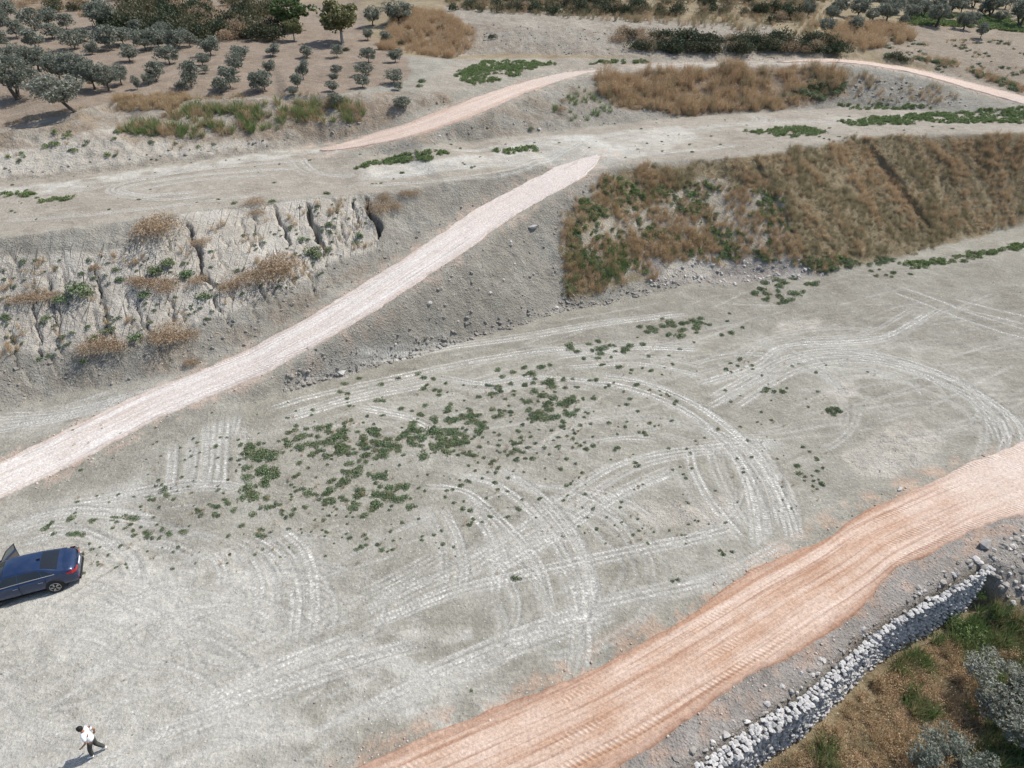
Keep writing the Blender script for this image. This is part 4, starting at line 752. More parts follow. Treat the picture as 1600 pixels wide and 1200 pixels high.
# field below the wall
LOWF = [tuple(q) for q in offset(WALLC, -.75)[:, :2]] + [(WALLC[-1][0] + 2.6, WALLC[-1][1] - 2.2), (34, 19), (34, 4), (5, 6)]
p = fill(LOWF, 26, None, .1, True); f = fbm(p[:, 0] / 2.6, p[:, 1] / 2.6, 501, 3) + .10 * (p[:, 0] - 14 + (p[:, 1] - 15)) * .35; k = f > .25
scatter('dry_weeds', PR['dry'] + PR['sage'][:2] + PR['straw'] + PR['hay'], p[~k], vary(p[~k], .5, .85, .3, .6), 'brown dry weeds filling the low field under the stone wall', 'weeds')
k2 = k; scatter('green_grass', PR['grass'] + PR['hay'][:1], p[k2], rs(k2.sum(), .45, .95), 'tall green grass in the low field under the stone wall', 'grass')

# ------------------------------------------------------------------ olive trees
OL_Y = [tree_proto(100 + i, ML['olive'], ML['bark'], 26, 1500, .11, .045, .2, .50, .06, clump_r=.2, trunk_r=.024) for i in range(5)]
OL_B = [tree_proto(200 + i, ML['olive'], ML['bark'], 70, 4600, .062, .027, .2, .5, .06, clump_r=.14, trunk_r=.035) for i in range(4)]
OL_S = [tree_proto(300, ML['silver'], ML['bark'], 70, 4600, .062, .026, .26, .46, .14, (-.2, -.05), .14, .032)]
OL_W = [tree_proto(310 + i, ML['olive'], ML['bark'], 70, 4600, .058, .026, .26, .5, .2, (0, 0), .13, .04, 2) for i in range(2)]
def zc(x, y): return y * cp + (CAM_H - float(gz(x, y))) * sp_
def by_px(px, py, hpx, wpx=None):
    x, y = G1(px, py); s = zc(x, y) / FPX; return (x, y), hpx * s / 1.08, (wpx if wpx else hpx * 1.12) * s
young = [(27, 60, 25), (55, 48, 31, 32), (57, 78, 31, 38), (78, 40, 25), (83, 62, 22), (105, 47, 22), (117, 77, 26, 31), (133, 65, 19), (145, 85, 19), (172, 77, 33, 34), (193, 71, 25), (213, 53, 19), (228, 80, 30, 33), (248, 75, 29), (203, 97, 24), (265, 100, 25),
         (245, 128, 30, 27), (233, 133, 16), (215, 140, 21, 12), (5, 40, 22), (0, 77, 27), (275, 79, 28), (297, 73, 25, 28), (330, 87, 28), (317, 103, 18), (321, 115, 11), (300, 137, 39, 31), (286, 143, 19), (377, 94, 22), (369, 113, 28, 25), (360, 138, 31, 29), (345, 145, 23),
         (427, 88, 18, 25), (422, 115, 21, 18), (414, 140, 28), (404, 145, 30, 27), (480, 90, 17), (474, 123, 28, 22), (465, 137, 22, 20), (457, 148, 13), (527, 90, 19), (525, 117, 15), (522, 127, 13), (520, 143, 16), (524, 168, 21), (576, 97, 20), (571, 117, 18), (567, 137, 19),
         (618, 97, 20), (616, 130, 21), (623, 141, 12), (630, 170, 17), (605, 69, 19), (32, 112, 20), (-30, 60, 26), (-40, 90, 26)]
ROWS = [[(630, 170), (623, 141), (616, 130), (618, 97), (605, 69)], [(567, 137), (571, 117), (576, 97)], [(524, 168), (520, 143), (522, 127), (525, 117), (527, 90)], [(457, 148), (465, 137), (474, 123), (480, 90)], [(404, 145), (414, 140), (422, 115), (427, 88)], [(345, 145), (360, 138), (369, 113), (377, 94)], [(286, 143), (300, 137), (321, 115), (317, 103), (330, 87)], [(215, 140), (233, 133), (245, 128), (265, 100)]]
ORD = ('first', 'second', 'third', 'fourth', 'fifth', 'sixth', 'seventh', 'eighth')
ROWLB = {q: '%s young olive from the brink in the %s row from the russet mound' % (ORD[j], ORD[i]) for i, r in enumerate(ROWS) for j, q in enumerate(r)}
for i, q in enumerate(young):
    xy, h, w = by_px(*q)
    if q[:2] in ROWLB:
        plant_tree('olive_tree', OL_Y[i % 5], xy, h * 1.15, w * random.uniform(1.05, 1.25), label=ROWLB[q[:2]], cat='olive tree', group='young olives planted in rows'); continue
    if q[2] < 15: lb = 'knee high olive sapling in the young grove'
    elif h * 1.0 > 2.2: lb = 'full bushy young olive tree in the grove rows'
    else: lb = 'small round young olive tree in the grove rows'
    plant_tree('olive_tree', OL_Y[i % 5], xy, h * 1.2, w * random.uniform(1.05, 1.3), label=lb, cat='olive tree', group=lb.replace('tree', 'trees').replace('sapling', 'saplings'))
for i, q in enumerate([(95, 128, 52, 44), (122, 134, 54, 50), (148, 140, 50, 46), (170, 142, 44, 36), (190, 133, 36, 30), (34, 116, 48, 52), (62, 112, 42, 40)]):
    xy, h, w = by_px(*q); plant_tree('olive_tree', OL_B[i % 4], xy, h, w, label='large dense olive tree in the clump beside the young grove', cat='olive tree', group='large olives in the dense clump')
xy, h, w = by_px(30, 155, 70, 70); plant_tree('olive_tree', OL_W[0], xy, h, w, label='large old olive with dark double trunk beside the silver olive', cat='olive tree')
xy, h, w = by_px(117, 175, 64, 84); plant_tree('olive_tree', OL_S[0], xy, h, w, rz=0, label='silvery leaning olive at the brink of the bank', cat='olive tree')
for q, lb in (((162, 45, 44, 56), 'big round olive standing at the foot of the thicket'), ((257, 66, 32, 34), 'tall olive at the corner of the young grove below the thicket'), ((10, 34, 36, 44), 'broad dark olive at the back of the grove'), ((623, 36, 34, 46), 'big grey olive on the russet mound'), ((583, 40, 30, 30), 'green bushy olive beside the russet mound'), ((575, 63, 20, 20), 'low olive between the mound and the pale trunked tree')):
    xy, h, w = by_px(*q); plant_tree('olive_tree', OL_B[hash(lb[0]) % 2], xy, h, w, label=lb, cat='olive tree')
far = [(1462, 42, 33, 37), (1505, 46, 26, 27), (1518, 39, 21, 22), (1547, 27, 36, 36), (1560, 36, 20), (1536, 26, 20), (1482, 26, 30, 32), (1501, 21, 24), (1385, 33, 30, 36), (1360, 36, 21, 26), (1422, 31, 24, 28), (1410, 40, 17), (1440, 28, 25, 28), (1340, 28, 30, 34), (1308, 23, 26, 28),
       (1298, 33, 23, 22), (1262, 26, 24, 22), (1335, 51, 25, 24), (1400, 22, 24), (1460, 18, 24), (1425, 15, 22, 26), (1380, 15, 24, 28), (1350, 12, 24, 28), (1320, 8, 24, 26), (1520, 12, 24, 28), (1570, 14, 26, 28), (1490, 8, 24, 28), (1545, 4, 26, 28), (1450, 5, 24, 28), (1405, 5, 24, 28), (1600, 22, 28, 30), (1590, 2, 26, 28), (1640, 40, 40, 44), (1365, 0, 24, 28)]
for i, q in enumerate(far):
    xy, h, w = by_px(*q); plant_tree('olive_tree', OL_B[i % 4] if i % 3 else OL_W[i % 2], xy, h * 1.08, w * 1.05, label='mature grey green olive in the far orchard', cat='olive tree', group='olives in the far orchard')
for q, lb in (((1592, 42, 46, 42), 'spreading dark olive with forked trunk at the edge of the green grass'), ((1532, 60, 26, 20), 'lone small olive standing out on the stony field'), ((1290, 53, 25, 30), 'dark round olive above the hedge bank')):
    xy, h, w = by_px(*q); plant_tree('olive_tree', OL_W[1] if 'spreading' in lb else OL_B[1], xy, h, w, label=lb, cat='olive tree')
# trees at the top of the grove
BT = [tree_proto(400 + i, ML[m], ML['pale_bark'], 50, 2600, .085, .055, .28, .48, .18, clump_r=.14, trunk_r=.035) for i, m in enumerate(('fig', 'pale_tree'))]
for q, pi, lb in (((535, 67, 66, 66), 1, 'yellowing broadleaf tree with pale trunk at the corner of the grove'), ((456, 48, 52, 60), 0, 'dark green broadleaf tree above the grove path'), ((460, 64, 36, 28), 1, 'thin yellowish tree leaning over the grove path')):
    xy, h, w = by_px(*q); plant_tree('broadleaf_tree', BT[pi], xy, h, w, label=lb, cat='tree')
# trees below the wall
NO = [tree_proto(500 + i, ML['silver'] if i == 0 else ML['olive'], ML['bark'], 150, 15000, .036, .014, .24, .52, .06, clump_r=.085, trunk_r=.026) for i in range(2)]
def low_tree(x, y, h, w, pr, lb): plant_tree('olive_tree', pr, (x, y), h, w, label=lb, cat='olive tree')
low_tree(21.6, 18.0, 2.9, 4.3, NO[0], 'grey leaved wild olive beside the end of the stone wall')
low_tree(24.0, 16.2, 3.0, 4.0, NO[1], 'dark wild olive behind the grey one below the wall')
low_tree(16.9, 14.7, 3.0, 3.5, NO[1], 'olive crown rising from the brown low field')
b = [bush_mesh('reed_bush', 90 + i, ML['green'], 900, .13, .035, .8, 9) for i in range(2)]
for i, (px, py, r, s) in enumerate(((1490, 975, 1.1, 1.0), (1520, 1010, 1.3, 1.1), (1545, 1060, 1.2, 1.0), (1530, 930, .55, 1.3), (1575, 1090, 1.0, 1.0))):
    x, y = G1(px, py); o = link('green_bush', b[i % 2], None, (x, y, float(gz(x, y)))); o.scale = (r, r, r * s); o.rotation_euler.z = i
    tag(o, 'small green bush wedged against the far end of the stone wall' if i == 3 else 'bright green leafy bush between the stone wall and the wild olive', 'bush', None if i == 3 else 'green bushes below the wall')

# ------------------------------------------------------------------ bushes
BM = {k: [bush_mesh(k + '_bush', 600 + 7 * j + i, ML[m], n, l, w, d, lb) for i in range(3)] for j, (k, m, n, l, w, d, lb) in enumerate((('dark', 'dark', 700, .12, .07, .95, 9), ('thorn', 'thorn', 700, .11, .05, .95, 9), ('tan', 'tan', 1700, .10, .02, .85, 9), ('green', 'weed', 300, .2, .1, .75, 6), ('russet', 'tan', 1300, .09, .03, .9, 9)))}
def bush(kind, x, y, r, hs, label, group, name=None):
    o = link(name or {'dark': 'dark_bush', 'thorn': 'thorn_bush', 'tan': 'dry_bush', 'green': 'green_bush', 'russet': 'dry_bush'}[kind], random.choice(BM[kind]), None, (x, y, float(gz(x, y)) - .05)); o.scale = (r, r * random.uniform(.85, 1.1), r * hs); o.rotation_euler.z = random.uniform(0, 6.28)
    return tag(o, label, 'bush', group)
# on the cracked bank (photo x, y, radius in photo px)
for k, x, y, r in (('tan', 445, 420, 30), ('tan', 418, 432, 24), ('tan', 385, 440, 20), ('tan', 360, 448, 18), ('tan', 255, 365, 32), ('tan', 235, 360, 18), ('tan', 235, 448, 22), ('tan', 262, 452, 18), ('tan', 215, 440, 14), ('tan', 150, 545, 26), ('tan', 175, 545, 20), ('tan', 265, 525, 24), ('tan', 245, 530, 16), ('tan', 290, 525, 16), ('tan', 50, 460, 16), ('tan', 75, 465, 14), ('tan', 30, 470, 14), ('tan', 310, 440, 14), ('tan', 400, 320, 12), ('tan', 403, 335, 10), ('tan', 312, 380, 11), ('tan', 590, 330, 18), ('tan', 615, 325, 14), ('tan', 600, 312, 13), ('tan', 640, 305, 12), ('tan', 300, 570, 12), ('tan', 150, 420, 11),
                   ('green', 123, 452, 18), ('green', 95, 468, 14), ('green', 140, 460, 12), ('green', 245, 424, 15), ('green', 262, 412, 14), ('green', 290, 430, 13), ('green', 228, 462, 12), ('green', 318, 465, 11), ('green', 168, 515, 8), ('green', 210, 530, 13), ('green', 145, 530, 10), ('green', 60, 560, 7), ('green', 485, 392, 13), ('green', 497, 400, 11), ('green', 513, 390, 8), ('green', 515, 352, 7), ('green', 470, 375, 7), ('green', 37, 407, 6), ('green', 427, 315, 6), ('green', 512, 303, 6), ('green', 365, 318, 6), ('green', 563, 370, 9), ('green', 555, 378, 8), ('green', 183, 422, 7), ('green', 188, 437, 8), ('green', 287, 412, 6), ('green', 10, 495, 8), ('green', 130, 568, 9), ('green', 75, 497, 8), ('green', 380, 368, 5), ('green', 480, 322, 6)):
    wx, wy = G1(x, y); r_ = r * zc(wx, wy) / FPX * (1.75 if k == 'tan' else 1.5)
    lb = {'tan': ('large tan dry bush on the cracked white bank' if r >= 20 else 'small tan dry bush on the cracked white bank'), 'green': ('leafy green bush on the cracked white bank' if r >= 11 else 'tiny green bush dotted on the cracked white bank')}[k]
    o_ = bush(k, wx, wy, r_, .8 if k == 'tan' else .85, lb, lb.replace('bush', 'bushes')); o_.scale.x *= random.uniform(.8, 1.5)
# on the bank of the upper road and the grove ledge
for k, x, y, r, lb in (('tan', 875, 172, 14, 'tan dry bush on the bank of the upper road'), ('tan', 880, 160, 10, 'tan dry bush on the bank of the upper road'), ('green', 830, 203, 7, 'lone dark green bush at the foot of the upper road bank'), ('dark', 1310, 125, 12, 'dark bush on the russet bank by the road bend'), ('dark', 1285, 138, 14, 'dark bush on the russet bank by the road bend'), ('dark', 1265, 140, 12, 'dark bush on the russet bank by the road bend'), ('dark', 1245, 146, 10, 'dark bush on the russet bank by the road bend'),
                       ('dark', 1400, 92, 18, 'dark green bush at the corner of the stony field'), ('dark', 1415, 96, 12, 'dark green bush at the corner of the stony field'), ('green', 660, 128, 10, 'green bush in the hollow beside the grove'), ('green', 655, 135, 8, 'green bush in the hollow beside the grove'), ('dark', 540, 80, 9, 'dark bush under the pale trunked tree'), ('dark', 640, 62, 14, 'dark bush at the foot of the russet mound'), ('dark', 625, 70, 10, 'dark bush at the foot of the russet mound'), ('thorn', 690, 45, 14, 'thorny bush on top of the russet mound'), ('dark', 770, 60, 10, 'dark bush beside the upper embankment')):
    wx, wy = G1(x, y); bush(k, wx, wy, r * zc(wx, wy) / FPX * 1.1, .9, lb, lb.replace('bush', 'bushes'))
# thicket above the grove
for i in range(120):
    x = random.uniform(170, 432); y = 66 - 62 * random.random() ** 1.1 - max(0, (240 - x) * .12)
    if x > 330 and y < 25 and random.random() < .4: continue
    wx, wy = G1(x, y); wx += random.uniform(-.5, .5); k = random.choices(('dark', 'thorn', 'russet'), ((.7, .2, .1) if x < 300 else (.35, .45, .2)))[0]
    lb = {'dark': 'dark green bush in the thicket above the olive grove', 'thorn': 'greyish thorn bush in the thicket above the olive grove', 'russet': 'russet dry bush in the thicket above the olive grove'}[k]
    bush(k, wx, wy, random.uniform(1.7, 2.9), random.uniform(1.0, 1.5), lb, lb.replace('bush', 'bushes'))
for i in range(22):
    x = random.uniform(-20, 185); y = random.uniform(4, 30) - (8 if x < 60 else 0); wx, wy = G1(x, y); k = random.choices(('dark', 'thorn', 'russet'), (.6, .15, .25))[0]
    lb = {'dark': 'dark bush on the hillside behind the big round olive', 'thorn': 'pale thorn bush on the hillside behind the big round olive', 'russet': 'russet bush on the hillside behind the big round olive'}[k]
    bush(k, wx, wy, random.uniform(1.2, 2.0), random.uniform(.9, 1.3), lb, lb.replace('bush', 'bushes'))
# hillside above the upper track
for i in range(190):
    x = random.uniform(700, 1275); y = random.uniform(-14, 24 + (x - 900) * .025); wx, wy = G1(x, y); k = random.choices(('dark', 'thorn', 'russet'), (.55, .35, .1) if x < 1000 else (.25, .4, .35))[0]
    lb = {'dark': 'green bush on the hillside above the upper track', 'thorn': 'grey thorn bush on the hillside above the upper track', 'russet': 'russet dry bush on the hillside above the upper track'}[k]
    bush(k, wx, wy, random.uniform(1.0, 1.9), random.uniform(.9, 1.3), lb, lb.replace('bush', 'bushes'))
for i in range(8):
    x = random.uniform(1180, 1250); wx, wy = G1(x, random.uniform(18, 38)); bush('dark', wx, wy, random.uniform(1.2, 1.9), 1.6, 'tall dark bush above the bend of the upper track', 'tall dark bushes above the bend')
# hedge on the far side of the upper road
for i in range(95):
    x = random.uniform(958, 1310); y = random.uniform(63, 85) if x > 1040 else random.uniform(55, 80); wx, wy = G1(x, y); k = random.choices(('dark', 'thorn', 'russet'), (.75, .15, .1) if x > 1040 else (.15, .35, .5))[0]
    lb = {'dark': 'dark bramble bush in the hedge along the upper road', 'thorn': 'brownish bramble bush in the hedge along the upper road', 'russet': 'dry russet bush in the hedge along the upper road'}[k]
    bush(k, wx, wy, random.uniform(1.3, 2.2), random.uniform(.8, 1.15), lb, lb.replace('bush', 'bushes'))
for i in range(16):
    x = random.uniform(1300, 1425); wx, wy = G1(x, random.uniform(46, 68)); k = random.choice(('russet', 'thorn', 'tan')); bush(k, wx, wy, random.uniform(.7, 1.2), 1.1, 'straw coloured scrub bush at the corner of the far field', 'scrub bushes at the far field corner')

# ------------------------------------------------------------------ weeds on the bare plot: the big ones singly, the rest as cover
W = []
for cx, cy, rx, ry, n, a, b_ in ((405, 735, 24, 40, 26, 10, 16), (395, 792, 35, 14, 10, 7, 12), (322, 800, 25, 9, 7, 8, 12), (500, 690, 45, 24, 24, 8, 14), (545, 705, 40, 22, 18, 8, 13), (640, 690, 62, 26, 46, 9, 16), (555, 765, 70, 26, 40, 8, 14), (590, 790, 48, 18, 16, 7, 13), (695, 645, 42, 14, 14, 7, 12), (865, 632, 36, 30, 30, 8, 14), (800, 615, 40, 38, 26, 6, 12), (835, 580, 30, 12, 8, 6, 10),
        (735, 670, 26, 20, 14, 8, 13), (685, 690, 40, 16, 12, 8, 14), (920, 548, 30, 14, 14, 7, 12), (1050, 512, 48, 13, 22, 8, 13), (975, 545, 22, 9, 7, 6, 10), (110, 822, 36, 14, 12, 7, 11), (195, 812, 20, 8, 7, 7, 11), (240, 828, 42, 14, 14, 5, 10), (245, 765, 16, 22, 8, 6, 10), (408, 830, 14, 7, 4, 7, 10), (1226, 456, 34, 18, 22, 8, 13), (1190, 455, 12, 8, 4, 7, 10), (1265, 442, 14, 8, 5, 7, 11),
        (1302, 643, 14, 5, 9, 7, 9), (1210, 610, 14, 7, 6, 6, 9), (1160, 570, 40, 16, 6, 5, 8), (1262, 722, 22, 30, 10, 5, 9), (1285, 760, 18, 12, 5, 5, 8), (570, 848, 20, 12, 5, 6, 9), (606, 862, 8, 8, 3, 6, 9), (750, 780, 60, 40, 22, 5, 9), (760, 700, 70, 50, 30, 5, 9), (900, 800, 80, 40, 10, 5, 8), (1130, 856, 18, 9, 5, 5, 8), (810, 904, 9, 4, 3, 6, 8), (1055, 910, 9, 4, 3, 5, 7), (740, 1080, 4, 3, 1, 6, 7),
        (620, 620, 90, 40, 22, 5, 9), (500, 660, 70, 20, 12, 5, 8), (470, 800, 60, 30, 12, 5, 8), (960, 640, 90, 60, 22, 4, 8), (1020, 560, 80, 30, 16, 4, 8), (1120, 500, 60, 22, 10, 5, 8), (330, 740, 60, 50, 14, 4, 7), (150, 870, 60, 30, 8, 4, 7), (920, 690, 120, 50, 18, 4, 7), (1000, 620, 200, 60, 16, 4, 7), (650, 840, 90, 30, 10, 4, 7), (1390, 428, 30, 6, 8, 6, 9), (1300, 610, 60, 40, 5, 4, 6)):
    for _ in range(n):
        while True:
            u, v = random.uniform(-1, 1), random.uniform(-1, 1)
            if u * u + v * v < 1: break
        W.append((cx + u * rx * 1.18, cy + v * ry * 1.18, random.uniform(a * .75, b_)))
for _ in range(160):
    u = random.random() ** .8; x = 330 + 600 * u; y = random.uniform(690 - 110 * u, 850 - 130 * u); W.append((x, y, random.uniform(4, 7.5)))
for _ in range(330):
    u = random.random(); x = 90 + 1180 * u; y = random.uniform(660 - 110 * u, 900 - 60 * u)
    W.append((x, y, random.uniform(2, 5.5)))
W.sort(key=lambda q: -q[2]); gp = off_roads(G([q[0] for q in W], [q[1] for q in W]) , .1) if False else G([q[0] for q in W], [q[1] for q in W])
rest, rsz = [], []
WLB = (('weed clump of the lone oval patch between two wheel arcs', 1285, 1320, 635, 652), ('weed clump in the upright dense patch beside the straight wheel marks', 370, 435, 690, 780), ('weed clump in the widest dense patch of the plot', 575, 760, 655, 725), ('weed clump in the dense patch just in front of the widest one', 480, 650, 735, 820),
       ('weed clump between the upright patch and the widest patch', 435, 575, 655, 735), ('weed clump in the dense patch inside the curve of wheel arcs', 740, 905, 570, 670), ('weed clump in the patch near the chalky slope foot', 880, 1110, 490, 570), ('weed clump at the foot of the long brown slope', 1170, 1430, 415, 490), ('weed clump near the parked car', 60, 290, 740, 870), ('weed clump in front of the upright dense patch', 290, 440, 780, 850), ('weed clump in the column beside the white stone spread', 1180, 1310, 660, 790))
for i, ((px, py, r), (x, y)) in enumerate(zip(W, gp)):
    rad = r * zc(x, y) / FPX * 1.05
    if i < 290:
        o = link('weed_clump', random.choice(PR['weed']), None, (x, y, float(gz(x, y)) - .02)); o.scale = (rad, rad, rad * random.uniform(.6, .95)); o.rotation_euler.z = random.uniform(0, 6.28)
        lb = next((t_ for t_, x0, x1, y0, y1 in WLB if x0 <= px <= x1 and y0 <= py <= y1), 'low green weed clump standing apart on the bare grey plot')
        tag(o, lb, 'weed', lb.replace('weed clump', 'weed clumps'))
    else: rest.append((x, y)); rsz.append(rad)
scatter('small_weeds', PR['weed'] + PR['gweed'], np.array(rest), np.array(rsz), 'tiny green weeds sprinkled over the bare grey plot', 'weeds')
k = RNG.integers(0, len(gp), 420); q = gp[k] + RNG.normal(0, .45, (420, 2)); scatter('withered_weeds', PR['hay'] + PR['dry'], q, rs(420, .12, .3), 'withered straw between the green weeds on the plot', 'weeds')
p = fill([(0, 372), (400, 318), (660, 293), (850, 252), (1000, 262), (1180, 240), (1600, 205), (1600, 185), (1320, 168), (1066, 184), (700, 224), (420, 240), (0, 286)], .28, (2, -.1, .4)); p = off_roads(p)
scatter('small_weeds', PR['weed'] + PR['gweed'], p, rs(len(p), .12, .32), 'tiny green weeds sprinkled over the middle terrace', 'weeds')
# ------------------------------------------------------------------ stones
def stone_mesh(name, seed, mat, sub=1, flat=.75, rough=.28):
    rg = random.Random(seed); bm = bmesh.new(); bmesh.ops.create_icosphere(bm, subdivisions=sub, radius=.5)
    ax = [Vector((rg.gauss(0, 1), rg.gauss(0, 1), rg.gauss(0, 1))).normalized() for _ in range(7)]
    for v in bm.verts:                      # chop with random planes: broken rock
        for a in ax:
            d = v.co.dot(a); lim = .34 + .1 * rg.random() * 0
            if d > lim: v.co -= a * (d - lim) * .9
        v.co *= 1 + rg.uniform(-rough, rough) * .35
        v.co.z *= flat
    me = bpy.data.meshes.new(name); bm.to_mesh(me); bm.free(); me.materials.append(mat); return me
def rock_mat(name, a, b, sc=5):
    m, n, l, bs = new_mat(name, .92, .15); t = NT(m); P = t.pos(); rnd = n.new('ShaderNodeObjectInfo').outputs['Random']
    c = t.mix(rnd, a, b); c = t.scale_col(c, t.ramp(t.noise(P, sc, 5, .7), .3, .7, .75, 1.2)); l.new(c, bs.inputs['Base Color'])
    l.new(t.bump(t.noise(P, 14, 4, .7), .5, .05), bs.inputs['Normal']); return m
M_lime = rock_mat('limestone', (.27, .258, .24), (.47, .455, .43)); M_clod = rock_mat('clay_clod', (.21, .195, .17), (.31, .285, .25)); M_pale = rock_mat('pale_rubble', (.30, .28, .255), (.54, .51, .47))
clods = [stone_mesh('clod', i, M_clod) for i in range(4)]; pales = [stone_mesh('rubble_stone', 20 + i, M_pale) for i in range(4)]
WST = [stone_mesh('stone', 40 + i, M_lime, 1, .9, .75) for i in range(10)]

# ------------------------------------------------------------------ dry-stone retaining wall
def build_wall():
    base = WALLC[0]; wall = empty('stone_wall', (WALLC[len(WALLC) // 2][0], WALLC[len(WALLC) // 2][1], -1.8))
    tag(wall, 'pale dry stone retaining wall between the orange road and the low field', 'wall'); ox, oy, oz = wall.location
    L = WALLC; seg = np.r_[0, np.cumsum(np.hypot(*np.diff(L[:, :2], axis=0).T))]; n = int(seg[-1] / .25); s = np.linspace(0, seg[-1], n)
    x = np.interp(s, seg, L[:, 0]); y = np.interp(s, seg, L[:, 1]); T = np.stack([np.gradient(x), np.gradient(y)], 1); T /= np.linalg.norm(T, axis=1)[:, None]; N = np.stack([T[:, 1], -T[:, 0]], 1)   # N points to the low field
    top = np.interp(s, seg, L[:, 2]) + .02; foot = -2.25 - .55 * s / s[-1]; tw = np.interp(s / s[-1], [0, .35, .6, .75, 1], [.32, .28, .19, .10, .08])
    f0 = lambda i, k: (x[i] + N[i, 0] * k, y[i] + N[i, 1] * k)
    v, f = [], []
    for i in range(n):
        for k, z in ((-tw[i] + .1, top[i] - .18), (tw[i] - .12, top[i] - .18), (tw[i] + .1, foot[i] - .3), (-tw[i] + .1, foot[i] - .3)): a = f0(i, k); v.append((a[0] - ox, a[1] - oy, z - oz))
    for i in range(n - 1):
        for k in range(4): a = i * 4 + k; b = i * 4 + (k + 1) % 4; f.append((a, b, b + 4, a + 4))
    f += [(0, 1, 2, 3), tuple((n - 1) * 4 + k for k in (3, 2, 1, 0))]
    link('core', pymesh('core', v, f, plain('wall_core', (.22, .205, .185), .95, .1, var=.3)), wall)
    ST = []; rr = random.Random(5)
    h = 0; z = 0
    for c in range(14):                          # face courses
        q = rr.uniform(0, .3)
        while q < s[-1] - .15:
            w = rr.uniform(.15, .34); i = min(int((q + w / 2) / s[-1] * n), n - 1); hgt = rr.uniform(.14, .24); zz = foot[i] + .05 + c * .2 + rr.uniform(-.05, .05)
            if zz < top[i] - .22:
                u = (top[i] - zz) / (top[i] - foot[i]); k = tw[i] - .10 + .22 * u + rr.uniform(-.05, .06); a = f0(i, k); ST.append((a[0], a[1], zz, w * 1.15, .36, hgt * 1.12, math.atan2(T[i, 1], T[i, 0]), rr.uniform(-.3, .3)))
            q += w * .93
    q = 0
    while q < s[-1]:                            # top
        w = rr.uniform(.11, .24); i = min(int((q + w / 2) / s[-1] * n), n - 1); k = -tw[i] + .03
        while k < tw[i] + .04:
            d = rr.uniform(.1, .22); a = f0(i, k + d / 2 + rr.uniform(-.04, .04)); j = rr.uniform(-.1, .1)
            ST.append((a[0] + T[i, 0] * j, a[1] + T[i, 1] * j, top[i] - .10 + rr.uniform(-.04, .04), w * 1.35, d * 1.4, rr.uniform(.12, .22), math.atan2(T[i, 1], T[i, 0]) + rr.uniform(-.4, .4), rr.uniform(-.25, .25))); k += d * .9
        q += w * .9
    def seen(a):
        Zc = a[1] * cp + (CAM_H - a[2]) * sp_; px = 800 + a[0] / Zc * FPX; py = 600 - (a[1] * sp_ - (CAM_H - a[2]) * cp) / Zc * FPX; return (0 < px < 1600 and 0 < py < 1200), a[3] * max(a[4], a[5]) / Zc ** 2
    ST.sort(key=lambda a: (-int(seen(a)[0]), -seen(a)[1])); rv, rf, b0 = [], [], 0
    for j, (X_, Y_, Z_, sx, sy, sz, rz, tl) in enumerate(ST):
        me = WST[j % 10]
        if j < 300:
            o = link('stone', me, wall, (X_ - ox, Y_ - oy, Z_ - oz)); o.scale = (sx, sy, sz); o.rotation_euler = (tl, tl * .7, rz)
        else:
            mt = Matrix.Translation((X_ - ox, Y_ - oy, Z_ - oz)) @ Matrix.Rotation(rz, 4, 'Z') @ Matrix.Rotation(tl, 4, 'X') @ Matrix.Diagonal((sx, sy, sz, 1)); mm = WSR[j % 6]
            rv.extend(tuple(mt @ w_.co) for w_ in mm.vertices); rf.extend(tuple(b0 + k for k in p.vertices) for p in mm.polygons); b0 += len(mm.vertices)
    o = link('stones', pymesh('stones', rv, rf, M_lime), wall); o['kind'] = 'stuff'
    print('WALL stones', len(ST), 'length', seg[-1])
WSR = [stone_mesh('stone_low', 70 + i, M_lime, 1, .9, .75) for i in range(6)]
build_wall()

# loose rock and clods
def rub(name, ms, poly, dens, a, b, lb, noise=None, world=False, p=None, cat='rubble'):
    p = off_roads(fill(poly, dens, noise, .4, world), .25) if p is None else p; n = len(p); s = a + (b - a) * RNG.uniform(0, 1, n) ** 3
    return scatter(name, ms, p, np.c_[s * rs(n, .8, 1.3), s * rs(n, .7, 1.1), s * rs(n, .6, 1)], lb, cat, tilt=.4, zoff=0)
rub('rubble', pales + clods, [(640, 1280), (760, 1228), (960, 1146), (1130, 1068), (1300, 958), (1440, 850), (1600, 792), (1750, 750), (1750, 806), (1550, 868), (1420, 960), (1290, 1060), (1140, 1170), (1000, 1262)], 24, .05, .42, 'grey and white rubble strip between the road and the stone wall')
rub('rubble', pales + clods, [(1500, 880), (1560, 858), (1650, 840), (1700, 860), (1680, 940), (1600, 945), (1560, 930)], 22, .08, .6, 'coarse rubble tumbling past the end of the stone wall')
toe = np.array([(440, 612), (533, 587), (643, 557), (720, 534), (816, 507), (883, 484), (966, 471), (1066, 447)], float); tw_ = G(toe[:, 0], toe[:, 1] - 3)
k = RNG.uniform(0, len(tw_) - 1.001, 700); i = k.astype(int); q = tw_[i] + (tw_[i + 1] - tw_[i]) * (k - i)[:, None] + np.c_[RNG.normal(0, .12, 700), np.abs(RNG.normal(0, .55, 700)) - .25]
rub('clods', clods, None, 0, .08, .5, 'grey clods gathered along the foot of the ramp embankment', p=q, cat='clods')
rub('clods', clods + pales[:1], [(470, 575), (533, 583), (643, 553), (816, 503), (966, 468), (880, 440), (870, 340), (960, 268), (930, 275), (760, 385), (560, 505)], 3.5, .05, .42, 'grey clods scattered on the ramp embankment', cat='clods')
rub('rubble', pales, [(1010, 412), (1120, 400), (1260, 404), (1290, 432), (1150, 448), (1010, 446)], 9, .06, .5, 'white broken rock at the foot of the chalky slope')
